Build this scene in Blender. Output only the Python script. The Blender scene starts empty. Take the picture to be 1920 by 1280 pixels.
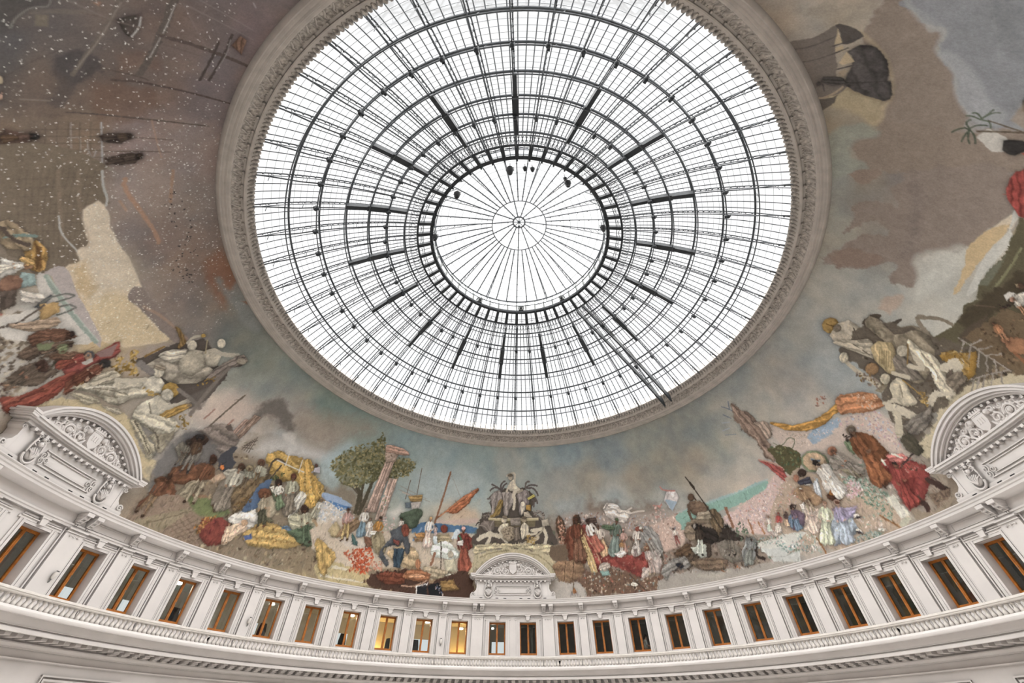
import bpy
WORLD=1.0
EXPO=0.27
MURAL_K=1.22
MURAL_SAT=0.77
SUN=17.5
UP=150.0
import bpy, math, random
import numpy as np
# ---------------------------------------------------------------- helpers
Z0 = 11.0                      # height of the camera's level above the ground floor
C = bpy.context.scene.collection
RAD = math.radians
rnd = random.Random(7)
RW = 19.8                      # attic wall radius
BAY, A0 = 7.4, 7.57            # azimuth of one window bay, half the pedimented double bay

def pol(az, r, z):
    a = RAD(az)
    return (r*math.sin(a), r*math.cos(a), z+Z0)

class MB:
    def __init__(s): s.v=[]; s.f=[]
    def add(s, vs, fs):
        n=len(s.v); s.v+=[tuple(p) for p in vs]; s.f+=[tuple(i+n for i in f) for f in fs]
    def quad(s,a,b,c,d): s.add([a,b,c,d],[(0,1,2,3)])
    def hexa(s, p):  # 8 points: bottom 4 ccw, top 4
        s.add(p,[(3,2,1,0),(4,5,6,7),(0,1,5,4),(1,2,6,5),(2,3,7,6),(3,0,4,7)])
    def bent(s, az, x0,x1,r0,r1,z0,z1,nx=1, x0t=None,x1t=None):
        # box bent round the axis: x along the wall (m), r radius, z height; optional different x at the top
        x0t = x0 if x0t is None else x0t; x1t = x1 if x1t is None else x1t
        n=len(s.v); k=nx+1
        for i in range(k):
            t=i/nx
            for (r,z,a,b) in ((r0,z0,x0,x1),(r1,z0,x0,x1),(r1,z1,x0t,x1t),(r0,z1,x0t,x1t)):
                s.v.append(pol(az+math.degrees((a+(b-a)*t)/RW), r, z))
        for i in range(nx):
            b=n+4*i
            for j in range(4): s.f.append((b+j, b+4+j, b+4+(j+1)%4, b+(j+1)%4))
        s.f.append((n,n+1,n+2,n+3)); e=n+4*nx; s.f.append((e+3,e+2,e+1,e))
    def revolve(s, prof, a0=-180, a1=180, n=240, close=False):
        full = abs(a1-a0)>=359.9; m=n if full else n+1; b=len(s.v); k=len(prof)
        for i in range(m):
            az=a0+(a1-a0)*i/n
            for r,z in prof: s.v.append(pol(az,r,z))
        for i in range(n):
            i2=(i+1)%m
            for j in range(k if close else k-1):
                j2=(j+1)%k
                s.f.append((b+i*k+j, b+i*k+j2, b+i2*k+j2, b+i2*k+j))
    def tube(s, pts, r, n=6, caps=True):
        P=[np.array(p,float) for p in pts]; b=len(s.v); m=len(P)
        rs = r if hasattr(r,'__len__') else [r]*m
        up=None
        for i,p in enumerate(P):
            d=P[min(i+1,m-1)]-P[max(i-1,0)]; d/=np.linalg.norm(d)+1e-12
            if up is None: up=np.array([0,0,1.]) if abs(d[2])<.9 else np.array([1.,0,0])
            u=np.cross(d,up); u/=np.linalg.norm(u)+1e-12; w=np.cross(u,d); up=w
            for k in range(n):
                a=2*math.pi*k/n; s.v.append(tuple(p+rs[i]*(math.cos(a)*u+math.sin(a)*w)))
        for i in range(m-1):
            for k in range(n): s.f.append((b+i*n+k,b+i*n+(k+1)%n,b+(i+1)*n+(k+1)%n,b+(i+1)*n+k))
        if caps: s.f.append(tuple(b+k for k in range(n))[::-1]); s.f.append(tuple(b+(m-1)*n+k for k in range(n)))
    def lathe(s, prof, c, n=10, ax=None):
        # profile (r, h) about an axis through c (vertical unless ax given)
        b=len(s.v); c=np.array(c,float)
        d=np.array(ax if ax is not None else (0,0,1.),float); d/=np.linalg.norm(d)
        t=np.array([1.,0,0]) if abs(d[0])<.9 else np.array([0,1.,0]); u=np.cross(d,t); u/=np.linalg.norm(u); w=np.cross(d,u)
        for r,h in prof:
            for k in range(n):
                a=2*math.pi*k/n; s.v.append(tuple(c+d*h+r*(math.cos(a)*u+math.sin(a)*w)))
        for i in range(len(prof)-1):
            for k in range(n): s.f.append((b+i*n+k,b+i*n+(k+1)%n,b+(i+1)*n+(k+1)%n,b+(i+1)*n+k))
        s.f.append(tuple(b+k for k in range(n))[::-1]); s.f.append(tuple(b+(len(prof)-1)*n+k for k in range(n)))
    def ball(s, c, r, n=8, m=5, sc=(1,1,1)):
        b=len(s.v)
        for i in range(m+1):
            t=math.pi*i/m
            for k in range(n):
                a=2*math.pi*k/n; s.v.append((c[0]+r*sc[0]*math.sin(t)*math.cos(a),c[1]+r*sc[1]*math.sin(t)*math.sin(a),c[2]+r*sc[2]*math.cos(t)))
        for i in range(m):
            for k in range(n): s.f.append((b+i*n+k,b+(i+1)*n+k,b+(i+1)*n+(k+1)%n,b+i*n+(k+1)%n))
    def build(s, name, mat, parent=None, org=(0,0,0), smooth=False, fix=True):
        me=bpy.data.meshes.new(name)
        V=np.array(s.v,float)-np.array(org,float)
        me.from_pydata(V.tolist(),[],s.f)
        if fix:
            import bmesh
            bm=bmesh.new(); bm.from_mesh(me); bmesh.ops.remove_doubles(bm,verts=bm.verts,dist=1e-5)
            bmesh.ops.recalc_face_normals(bm,faces=bm.faces); bm.to_mesh(me); bm.free()
        if smooth:
            me.polygons.foreach_set('use_smooth',[True]*len(me.polygons))
            if smooth!=2: me.set_sharp_from_angle(angle=RAD(40))
        if mat: me.materials.append(mat)
        o=bpy.data.objects.new(name,me); C.objects.link(o)
        if parent: o.parent=parent
        return o

def tag(o, label=None, cat=None, group=None, kind=None):
    if label: o['label']=label
    if cat: o['category']=cat
    if group: o['group']=group
    if kind: o['kind']=kind
    return o
def empty(name, loc=(0,0,0), az=0):
    o=bpy.data.objects.new(name,None); C.objects.link(o); o.location=loc; o.rotation_euler=(0,0,-RAD(az)); o.empty_display_size=.2
    return o
def kids(o): return [c for c in bpy.data.objects if c.parent==o]
def copy_tree(o, parent=None, _k=None):
    _k = _k if _k is not None else {}
    if not _k:
        for c in bpy.data.objects:
            if c.parent: _k.setdefault(c.parent.name,[]).append(c)
    c=o.copy(); C.objects.link(c)
    if parent: c.parent=parent
    for ch in _k.get(o.name,[]): copy_tree(ch,c,_k)
    return c
def copy_part(o, az, parent):      # a part repeated round the axis
    c=o.copy(); C.objects.link(c); c.parent=parent; c.rotation_euler=(0,0,-RAD(az)); return c

# ---------------------------------------------------------------- materials
def mat(name, col, rough=.7, metal=0, var=.06, scale=3., bump=0, bscale=20, col2=None, emit=None, es=0, detail=5):
    m=bpy.data.materials.new(name); m.use_nodes=True; nt=m.node_tree; b=nt.nodes['Principled BSDF']
    b.inputs['Roughness'].default_value=rough; b.inputs['Metallic'].default_value=metal
    tc=nt.nodes.new('ShaderNodeTexCoord'); nz=nt.nodes.new('ShaderNodeTexNoise'); nz.inputs['Scale'].default_value=scale; nz.inputs['Detail'].default_value=detail
    nt.links.new(tc.outputs['Object'],nz.inputs['Vector'])
    rp=nt.nodes.new('ShaderNodeValToRGB'); c2=col2 or tuple(max(0,c*(1-var*2)) for c in col)
    rp.color_ramp.elements[0].color=(*c2,1); rp.color_ramp.elements[1].color=(*[min(1,c*(1+var)) for c in col],1)
    rp.color_ramp.elements[0].position=.3; rp.color_ramp.elements[1].position=.7
    nt.links.new(nz.outputs['Fac'],rp.inputs['Fac']); nt.links.new(rp.outputs['Color'],b.inputs['Base Color'])
    if bump:
        n2=nt.nodes.new('ShaderNodeTexNoise'); n2.inputs['Scale'].default_value=bscale; nt.links.new(tc.outputs['Object'],n2.inputs['Vector'])
        bp=nt.nodes.new('ShaderNodeBump'); bp.inputs['Strength'].default_value=bump; bp.inputs['Distance'].default_value=.02
        nt.links.new(n2.outputs['Fac'],bp.inputs['Height']); nt.links.new(bp.outputs['Normal'],b.inputs['Normal'])
    if emit: b.inputs['Emission Color'].default_value=(*emit,1); b.inputs['Emission Strength'].default_value=es
    return m
def glass_mat(name, tint=(1,1,1), gl=.06, rough=.02):
    m=bpy.data.materials.new(name); m.use_nodes=True; nt=m.node_tree; nt.nodes.clear()
    out=nt.nodes.new('ShaderNodeOutputMaterial'); mx=nt.nodes.new('ShaderNodeMixShader'); t=nt.nodes.new('ShaderNodeBsdfTransparent'); g=nt.nodes.new('ShaderNodeBsdfGlossy')
    t.inputs['Color'].default_value=(*tint,1); g.inputs['Roughness'].default_value=rough
    lw=nt.nodes.new('ShaderNodeLayerWeight'); lw.inputs['Blend'].default_value=.25
    mm=nt.nodes.new('ShaderNodeMath'); mm.operation='MULTIPLY_ADD'; mm.inputs[1].default_value=.35; mm.inputs[2].default_value=gl
    nt.links.new(lw.outputs['Fresnel'],mm.inputs[0]); nt.links.new(mm.outputs[0],mx.inputs[0])
    nt.links.new(t.outputs[0],mx.inputs[1]); nt.links.new(g.outputs[0],mx.inputs[2]); nt.links.new(mx.outputs[0],out.inputs[0])
    return m
def shade_grime(m, dist=.3, shade_dirt=.58, lo=.35, hi=.95):
    # crevice shade, plus a little dust, darkened into the plasterwork's base colour
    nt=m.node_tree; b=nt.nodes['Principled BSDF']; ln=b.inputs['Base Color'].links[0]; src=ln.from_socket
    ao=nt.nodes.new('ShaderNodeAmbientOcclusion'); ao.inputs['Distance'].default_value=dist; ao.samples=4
    mr=nt.nodes.new('ShaderNodeMapRange'); mr.inputs['From Min'].default_value=lo; mr.inputs['From Max'].default_value=hi; mr.inputs['To Min'].default_value=shade_dirt; mr.inputs['To Max'].default_value=1; mr.clamp=True
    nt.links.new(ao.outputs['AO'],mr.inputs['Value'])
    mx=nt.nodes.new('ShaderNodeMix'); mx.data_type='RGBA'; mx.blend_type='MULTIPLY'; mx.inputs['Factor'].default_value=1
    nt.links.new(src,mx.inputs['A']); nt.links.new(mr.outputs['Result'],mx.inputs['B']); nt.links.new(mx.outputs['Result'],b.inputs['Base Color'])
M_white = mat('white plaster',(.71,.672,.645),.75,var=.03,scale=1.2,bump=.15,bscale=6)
M_white2 = mat('white painted balustrade',(.74,.70,.655),.75,var=.05,scale=4)
M_plain=M_white.copy(); M_plain.name='white carved plaster'
shade_grime(M_white); shade_grime(M_white2,.2,.55)
M_ring = mat('grey beige stucco',(.52,.475,.425),.85,var=.08,scale=2)
M_ornam = mat('carved stucco ornament',(.47,.425,.375),.85,var=.30,scale=7,detail=8)
shade_grime(M_ring,.25,.4); shade_grime(M_ornam,.15,.4)
M_iron = mat('grey painted iron',(.085,.095,.105),.55,metal=.3,var=.15,scale=5)
M_iron2 = mat('dark painted iron',(.035,.04,.045),.6,metal=.2,var=.15,scale=5)
M_ironl = mat('light grey painted iron',(.24,.25,.24),.55,metal=.2,var=.1,scale=5)
M_thin = mat('thin grey glazing joint',(.30,.32,.34),.6,var=.05)
M_wood = mat('orange brown varnished oak',(.43,.155,.022),.45,var=.18,scale=6,col2=(.28,.085,.012))
M_glass = glass_mat('clear roof glass',(.985,.99,1.),.02)
M_wglass = glass_mat('window glass',(.80,.82,.80),.07)
M_lglass = mat('frosted lantern glass',(.62,.66,.64),.4,var=.08,emit=(.8,.85,.84),es=.0)
M_floor = mat('pale concrete',(.50,.485,.465),.6,var=.06,scale=.6)
M_black = mat('black plastic',(.008,.008,.009),.9,var=.1)
M_inw = mat('beige office wall',(.55,.47,.36),.8,var=.05)
M_dark = mat('dark grey room wall',(.16,.155,.14),.8,var=.1)
M_lamp = mat('white lamp diffuser',(.9,.88,.82),.5,emit=(1,.93,.8),es=14)
M_skin = mat('skin',(.50,.30,.22),.6,var=.05)
M_hair = mat('black hair',(.012,.010,.010),.6,var=.1)
M_cloth = mat('pale grey knit',(.55,.56,.55),.9,var=.08,scale=20)
M_navy = mat('navy cloth',(.03,.035,.06),.9,var=.1,scale=20)
M_slot = mat('black slot',(.02,.02,.02),.9)

# ---------------------------------------------------------------- ground and walls (structure)
def struct(o, label=None, cat=None):
    o['kind']='structure'
    if label: o['label']=label
    if cat: o['category']=cat
    return o
m=MB(); m.revolve([(0.01,-Z0),(10,-Z0),(21,-Z0)],n=96); struct(m.build('floor',M_floor))
# lower wall with ledges below the cornice (camera-level heights, see Z0)
m=MB(); m.revolve([(18.95,-Z0),(18.95,1.92),(18.84,1.95),(18.82,1.99),(18.90,2.0),(18.90,2.22),(18.82,2.235),(18.82,2.27),(18.76,2.30),(18.70,2.36),(18.70,2.40),(18.78,2.41),(18.78,2.66)],n=300)
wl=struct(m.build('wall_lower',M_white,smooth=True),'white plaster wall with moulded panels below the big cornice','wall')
# attic wall with window openings
AZW=[]                                         # window azimuths
cent=[-(2*A0+10*BAY),0.,2*A0+11*BAY]           # pediment azimuths
for c in cent: AZW+= [c-3.25,c+3.25]
AZW+=[-(A0+(k+.5)*BAY) for k in range(10)]+[A0+(k+.5)*BAY for k in range(11)]
AZW=sorted(a for a in AZW if -95<a<98)
WH=1.745                                       # half window, degrees
ZS,ZH=4.02,5.97                                # sill and head
ZB,ZT=3.0,7.2
m=MB()
br=set()
for a in AZW: br|={round(a-WH,4),round(a+WH,4)}
br=sorted(br)
az=-180.; cuts=[]
grid=sorted(set([round(-180+i*1.5,4) for i in range(241)])|set(br))
def inwin(a): return any(abs(a-w)<WH-1e-3 for w in AZW)
for a,b in zip(grid[:-1],grid[1:]):
    mid=(a+b)/2
    rows=[(ZB,ZS),(ZS,ZH),(ZH,ZT)]
    for z0,z1 in rows:
        if z0==ZS and inwin(mid): continue
        m.quad(pol(a,RW,z0),pol(b,RW,z0),pol(b,RW,z1),pol(a,RW,z1))
RI=20.22
for a in AZW:
    l,r=a-WH,a+WH
    m.quad(pol(l,RW,ZS),pol(l,RI+.12,ZS),pol(l,RI+.12,ZH),pol(l,RW,ZH)); m.quad(pol(r,RW,ZS),pol(r,RI+.12,ZS),pol(r,RI+.12,ZH),pol(r,RW,ZH))
    for z in (ZS,ZH):
        m.quad(pol(l,RW,z),pol(l,RI+.12,z),pol(a,RI+.12,z),pol(a,RW,z)); m.quad(pol(a,RW,z),pol(a,RI+.12,z),pol(r,RI+.12,z),pol(r,RW,z))
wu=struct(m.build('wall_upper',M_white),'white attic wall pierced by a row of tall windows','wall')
# entablature band (architrave, frieze, cornice)
m=MB(); m.revolve([(19.95,6.36),(19.66,6.36),(19.66,6.44),(19.62,6.46),(19.62,6.52),(19.70,6.54),(19.70,6.90),(19.62,6.93),(19.58,6.965),(19.22,6.985),(19.20,7.0),(19.20,7.09),(19.16,7.12),(19.16,7.20),(19.10,7.24),(19.10,7.275),(20.0,7.29)],n=360)
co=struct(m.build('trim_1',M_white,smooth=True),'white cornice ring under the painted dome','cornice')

# --- parts of the attic wall, built at azimuth 0 and repeated
def pilaster(w):
    m=MB()
    m.bent(0,-w/2,w/2,19.66,19.9,3.0,6.20,2)
    m.bent(0,-w/2-.03,w/2+.03,19.62,19.9,6.20,6.24,2)
    m.bent(0,-w/2,w/2,19.64,19.9,6.24,6.31,2); m.bent(0,-w/2-.05,w/2+.05,19.57,19.9,6.31,6.37,2)
    m.bent(0,-w/2-.11,-w/2-.05,19.73,19.9,3.0,6.36); m.bent(0,w/2+.05,w/2+.11,19.73,19.9,3.0,6.36)
    n=3 if w>.6 else 2
    for i in range(n):
        x=(i-(n-1)/2)*.19
        m.ball(pol(math.degrees(x/RW),19.64,6.09),.045,6,4)
        if i<n-1: m.bent(0,x+.05,x+.14,19.64,19.8,6.095,6.13)
    return m
def surround():
    m=MB(); h=.605
    for s in (-1,1):
        for (a,b,r) in ((h,h+.10,19.765),(h+.10,h+.13,19.74),(h+.13,h+.25,19.775)):
            m.bent(0,min(s*a,s*b),max(s*a,s*b),r-.02,19.85,3.0,ZH+.10)
        m.bent(0,min(s*.16,s*(h+.36)),max(s*.16,s*(h+.36)),19.75,19.85,ZH+.10,ZH+.19)
        m.bent(0,min(s*.14,s*(h+.31)),max(s*.14,s*(h+.31)),19.71,19.85,ZH+.19,ZH+.225)
        m.bent(0,min(s*.2,s*(h+.24)),max(s*.2,s*(h+.24)),19.77,19.85,ZH+.27,ZH+.34)
    m.bent(0,-h,h,19.765,19.85,ZH,ZH+.10,2)
    return m
def keystone():
    m=MB(); m.bent(0,-.11,.11,19.66,19.85,ZH+.08,ZH+.34,1,-.16,.16); m.bent(0,-.2,.2,19.64,19.85,ZH+.33,ZH+.39,1); return m
def bracket(off=(0,)):
    m=MB()
    for x in off:
        m.bent(0,x-.17,x+.17,19.22,19.72,6.84,6.975)
        m.bent(0,x-.145,x+.145,19.34,19.72,6.72,6.84); m.bent(0,x-.125,x+.125,19.46,19.72,6.62,6.72); m.bent(0,x-.11,x+.11,19.56,19.72,6.53,6.62)
        for s in (-1,1): m.tube([pol(math.degrees((x+s*.10)/RW),19.30,6.90),pol(math.degrees((x+s*.10)/RW),19.36,6.76),pol(math.degrees((x+s*.09)/RW),19.55,6.6)],[.04,.045,.03],6)
        m.bent(0,x-.06,x-.02,19.56,19.72,6.44,6.50); m.bent(0,x+.02,x+.06,19.56,19.72,6.44,6.50)
    return m
def fpanel(w):
    m=MB()
    for z in (6.585,6.845): m.bent(0,-w/2,w/2,19.675,19.75,z-.018,z+.018,6)
    for s in (-1,1): m.bent(0,s*w/2-.018,s*w/2+.018,19.675,19.75,6.585,6.845)
    return m
PB=[]                                           # pilaster azimuths (single)
WB=[]                                           # wide ones with paired brackets
WB+=[-A0,A0,-(A0+10*BAY),A0+11*BAY,-(3*A0+10*BAY)]
PB+=[-(A0+k*BAY) for k in range(1,10)]+[A0+k*BAY for k in range(1,11)]
def repeat(mb, name, azs, parent, material=M_white, smooth=False):
    o=mb.build(name,material,parent,smooth=smooth); o.rotation_euler=(0,0,-RAD(azs[0]))
    for a in azs[1:]: copy_part(o,a,parent)
    return o
repeat(pilaster(.56),'pilaster',PB,wu); repeat(pilaster(.82),'wide_pilaster',WB,wu)
repeat(surround(),'window_surround',AZW,wu); repeat(keystone(),'keystone',AZW,wu)
repeat(bracket(),'bracket',PB,co,smooth=True); repeat(bracket((-.27,.27)),'paired_bracket',WB,co,smooth=True)
pc=[-(A0+(k+.5)*BAY) for k in range(10)]+[A0+(k+.5)*BAY for k in range(11)]
repeat(fpanel(1.85),'frieze_panel',pc,co)
# lower wall panels
def lpanel(w,z1,z0,d=.05):
    m=MB()
    for (o,r,t) in ((0,18.85,.05),(.11,18.88,.07)):
        m.bent(0,-w/2+o,w/2-o,r,19.0,z1-o-t,z1-o,8); m.bent(0,-w/2+o,-w/2+o+t,r,19.0,z0,z1-o); m.bent(0,w/2-o-t,w/2-o,r,19.0,z0,z1-o)
    return m
LP=[-3*7.06*1.02*k for k in range(0,5)]+[3*7.06*1.02*k for k in range(1,5)]
LPa=[a*1.0 for a in (-86,-71.8,-57.6,-43.4,-29.2,-15,-.8,13.4,27.6,41.8,56,70.2,84.4)]
repeat(lpanel(3.3,1.62,-.6),'wall_panel',LPa,wl)

# ---------------------------------------------------------------- windows
def make_window():
    w=.60; root=empty('window_1',pol(0,RI,ZS))
    org=pol(0,RI,ZS)
    m=MB(); f=.085
    m.bent(0,-w,-w+f,RI,RI+.09,ZS,ZH); m.bent(0,w-f,w,RI,RI+.09,ZS,ZH); m.bent(0,-w,w,RI,RI+.09,ZH-.10,ZH,2); m.bent(0,-w,w,RI-.01,RI+.09,ZS,ZS+.15,2)
    m.bent(0,-w,w,RI-.05,RI,ZS,ZS+.05,2)
    m.build('window_frame',M_wood,root,org)
    m=MB(); m.bent(0,-.06,.06,RI-.02,RI+.085,ZS+.14,ZH-.09); m.bent(0,-.015,.015,RI-.035,RI,ZS+.14,ZH-.09)
    ml=m.build('meeting_stile',M_wood,root,org)
    for s in (-1,1):
        m=MB(); m.bent(0,min(s*.06,s*(w-f)),max(s*.06,s*(w-f)),RI+.04,RI+.048,ZS+.14,ZH-.09); m.build('pane',M_wglass,root,org)
    m=MB(); m.tube([pol(.04,RI-.04,4.95),pol(.04,RI-.075,4.95),pol(.04,RI-.075,4.83)],.011,6); m.build('window_handle',M_ironl,ml,org)
    return root
w0=make_window()
ordn=['first','second','third','fourth','fifth','sixth','seventh','eighth','ninth','tenth','eleventh']
def wlabel(a):
    if abs(a)<5: return 'brown casement window below the central pediment, %s of the pair'%('left' if a<0 else 'right')
    if a<-84: return 'brown casement window under the left pediment, %s'%('nearest its right end' if a>-88 else 'nearest its left end')
    if a>90: return 'brown casement window under the right pediment, at its left end'
    k=int(round((abs(a)-A0)/BAY-.5)); s='left' if a<0 else 'right'
    ex={(-1,0):' glowing warm yellow',(-1,2):' glowing warm yellow'}.get((-1 if a<0 else 1,k),'')
    return 'brown casement window%s, %s to the %s of the central pediment'%(ex,ordn[k],s)
for i,a in enumerate(AZW):
    o=w0 if i==0 else copy_tree(w0)
    o.name='window_%d'%(i+1); o.location=pol(a,RI,ZS); o.rotation_euler=(0,0,-RAD(a))
    struct(o,wlabel(a),'window'); o['group']='brown casement windows of the attic'

# ---------------------------------------------------------------- rooms behind the windows
m=MB(); m.revolve([(20.36,3.3),(24.6,3.3)],-104,104,80); struct(m.build('floor_gallery',M_dark))
m=MB(); m.revolve([(20.36,6.35),(24.6,6.35)],-104,104,80); struct(m.build('ceiling_gallery',mat('gallery ceiling',(.6,.57,.5),.8)))
m=MB(); m.revolve([(24.6,3.3),(24.6,6.35)],4,104,60); struct(m.build('wall_gallery',M_dark))
M_inw2=mat('grey office wall',(.36,.34,.30),.8,var=.06)
m=MB()                                         # lit offices on the left: back wall with openings to the street
ow=[-(A0+(k+.5)*BAY)+1.2 for k in (1,3,5,6,7,8)]; ow=[a for a in ow]+[-1.6]; OH=2.1
gg=sorted(set([round(-104+i*2.,4) for i in range(55)])|{round(a-OH,4) for a in ow}|{round(a+OH,4) for a in ow})
for a,b in zip(gg[:-1],gg[1:]):
    mid=(a+b)/2
    for z0,z1 in ((3.3,4.45),(4.45,5.4),(5.4,6.35)):
        if z0==4.45 and any(abs(mid-w)<OH for w in ow): continue
        m.quad(pol(a,24.6,z0),pol(b,24.6,z0),pol(b,24.6,z1),pol(a,24.6,z1))
struct(m.build('wall_office',M_inw2))
def partition(a,mt,nm): 
    m=MB(); m.bent(a,-.06,.06,20.36,24.6,3.3,6.35); struct(m.build(nm,mt))
partition(-52.0,M_inw,'wall_partition'); partition(-5.4,M_inw,'wall_partition'); partition(4,M_dark,'wall_partition'); partition(0.3,M_inw,'wall_partition')
def lamp(az,r,z,label,power,col,rad=.16,em=True):
    root=empty('ceiling_lamp',pol(az,r,z)); tag(root,label,'lamp','ceiling lamps seen through the windows')
    org=pol(az,r,z); m=MB(); m.lathe([(.02,-.02),(rad,0),(rad*1.05,.05),(rad*.8,.09)],org,14); m.build('lamp_shade',M_lamp,root,org,smooth=True)
    m=MB(); m.tube([pol(az,r,z+.08),pol(az,r,6.35)],.012,6); m.build('stem',M_ironl,root,org)
    if power:
        L=bpy.data.lights.new('lamp_light','POINT'); L.energy=power; L.color=col; L.shadow_soft_size=.15
        lo=bpy.data.objects.new('lamp_light',L); C.objects.link(lo); lo.parent=root; lo.location=(0,0,-.12)
WARM=(1,.55,.13)
lamp(-10.4,21.6,5.72,'round ceiling lamp in first window left of the central pediment',120,(1,.66,.28))
lamp(-17.4,21.2,5.95,'round ceiling lamp in second window left of the central pediment',90,(1,.88,.7))
lamp(-32.3,21.2,5.93,'round ceiling lamp in fourth window left of the central pediment',90,(1,.88,.7))
lamp(-47.0,21.2,5.9,'round ceiling lamp in sixth window left of the central pediment',70,(1,.9,.75))
lamp(-62.4,21.2,5.95,'round ceiling lamp in eighth window left of the central pediment',60,(1,.9,.75))
lamp(-4.0,21.3,5.75,'small ceiling lamp in the window left below the central pediment',12,(1,.9,.75),.09)
for az,pw in ((-9.9,160),(-25.4,260)):
    L=bpy.data.lights.new('wall_wash','POINT'); L.energy=pw; L.color=WARM; L.shadow_soft_size=.2
    lo=bpy.data.objects.new('wall_wash_light',L); C.objects.link(lo); lo.location=pol(az,24.0,4.3)

# ---------------------------------------------------------------- lower cornice, balustrade
m=MB(); m.revolve([(18.95,3.19),(17.80,3.19),(17.75,3.17),(17.72,3.12),(17.70,3.10),(17.70,3.01),(17.72,2.985),(17.90,2.98),(17.93,2.93),(17.97,2.85),(18.01,2.775),(18.03,2.76),(18.03,2.735),(18.07,2.73),(18.07,2.70),(18.02,2.69),(17.99,2.67),(17.98,2.56),(18.02,2.545),(18.04,2.60),(18.80,2.60)],n=360)
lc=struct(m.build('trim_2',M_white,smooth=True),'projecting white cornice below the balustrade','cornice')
m=MB(); m.bent(0,-.125,.125,18.12,18.78,2.50,2.60); m.bent(0,-.125,.125,18.36,18.78,2.44,2.50); m.bent(0,-.115,.115,18.5,18.78,2.40,2.44)
repeat(m,'modillion',[1.44*k for k in range(-61,62)][12:112],lc)
m=MB()
for k in list(range(-61,-49))+list(range(51,62)): m.bent(1.44*k,-.125,.125,18.12,18.78,2.46,2.60)
tag(m.build('modillion_run',M_white,lc),kind='stuff')
bal=empty('balustrade',pol(0,18.6,2.99)); tag(bal,'white stone balustrade running round the hall below the windows','balustrade'); O=pol(0,18.6,2.99)
m=MB(); m.revolve([(18.44,3.17),(18.42,3.19),(18.42,3.21),(18.46,3.22),(18.86,3.22),(18.86,3.17)],-120,120,240,close=True); m.build('plinth',M_white2,bal,O,smooth=True)
m=MB(); m.revolve([(18.50,3.64),(18.44,3.66),(18.44,3.70),(18.41,3.715),(18.41,3.78),(18.47,3.80),(18.86,3.80),(18.86,3.64)],-120,120,240,close=True); m.build('handrail',M_white2,bal,O,smooth=True)
BP=[(.085,0),(.085,.04),(.05,.05),(.045,.07),(.088,.14),(.09,.18),(.06,.26),(.042,.33),(.042,.36),(.06,.375),(.06,.39),(.075,.40),(.075,.44)]
def baluster(m,az,n=10): m.lathe(BP,pol(az,18.62,3.20),n)
NB=[.667*k for k in range(-136,137)]
big=sorted(NB,key=lambda a:-abs(a)); big=[a for a in big if abs(a)<86][:100]
m=MB(); m.lathe(BP,pol(0,18.62,3.20),12); b0=m.build('baluster',M_white2,bal,O,smooth=True)
b0.location=(0,0,0)
def place_round(o,az):                       # child of a root at azimuth 0: turn about the hall axis
    a=-RAD(az); ox,oy=O[0],O[1]
    o.rotation_euler=(0,0,a); o.location=(-ox*math.cos(a)+oy*math.sin(a)*1.0+0*ox, 0,0)
def turn(o,az,org):
    # object whose mesh is relative to org; rotate it by az about the world z axis
    a=-RAD(az); x,y=org[0],org[1]; rx=x*math.cos(a)-y*math.sin(a); ry=x*math.sin(a)+y*math.cos(a)
    o.rotation_euler=(0,0,a); o.location=(rx-x,ry-y,0)
for i,a in enumerate(big):
    o=b0 if i==0 else b0.copy()
    if i: C.objects.link(o); o.parent=bal
    turn(o,a,O)
m=MB(); S=set(big)
for a in NB:
    if a not in S: baluster(m,a,8)
tag(m.build('baluster_run',M_white2,bal,O,smooth=True),kind='stuff')

# ---------------------------------------------------------------- pediments
def arc_pts(w,h,n=24):
    R=(w*w+h*h)/(2*h); a=math.asin(w/R)
    return [(R*math.sin(-a+2*a*i/n), R*math.cos(-a+2*a*i/n)-(R-h)) for i in range(n+1)]
def band(m, outer, inner, r0, r1, zb):
    # flat curved band between two polylines (x,z) at radius r0 (front) .. r1
    n=len(outer); P=lambda x,z,r: pol(math.degrees(x/RW),r,zb+z)
    for i in range(n-1):
        m.hexa([P(*inner[i],r0),P(*inner[i+1],r0),P(*inner[i+1],r1),P(*inner[i],r1),P(*outer[i],r0),P(*outer[i+1],r0),P(*outer[i+1],r1),P(*outer[i],r1)])
def spiral(m, x,z,r,turns,sgn,rad=.035,rr=19.32,zb=0,start=0):
    pts=[]; n=int(14*turns)
    for i in range(n+1):
        t=i/n; a=start+sgn*2*math.pi*turns*t; q=r*(1-.85*t); pts.append(pol(math.degrees((x+q*math.cos(a))/RW),rr-.02*t,zb+z+q*math.sin(a)))
    m.tube(pts,[rad*(1-.5*i/n) for i in range(n+1)],6)
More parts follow.
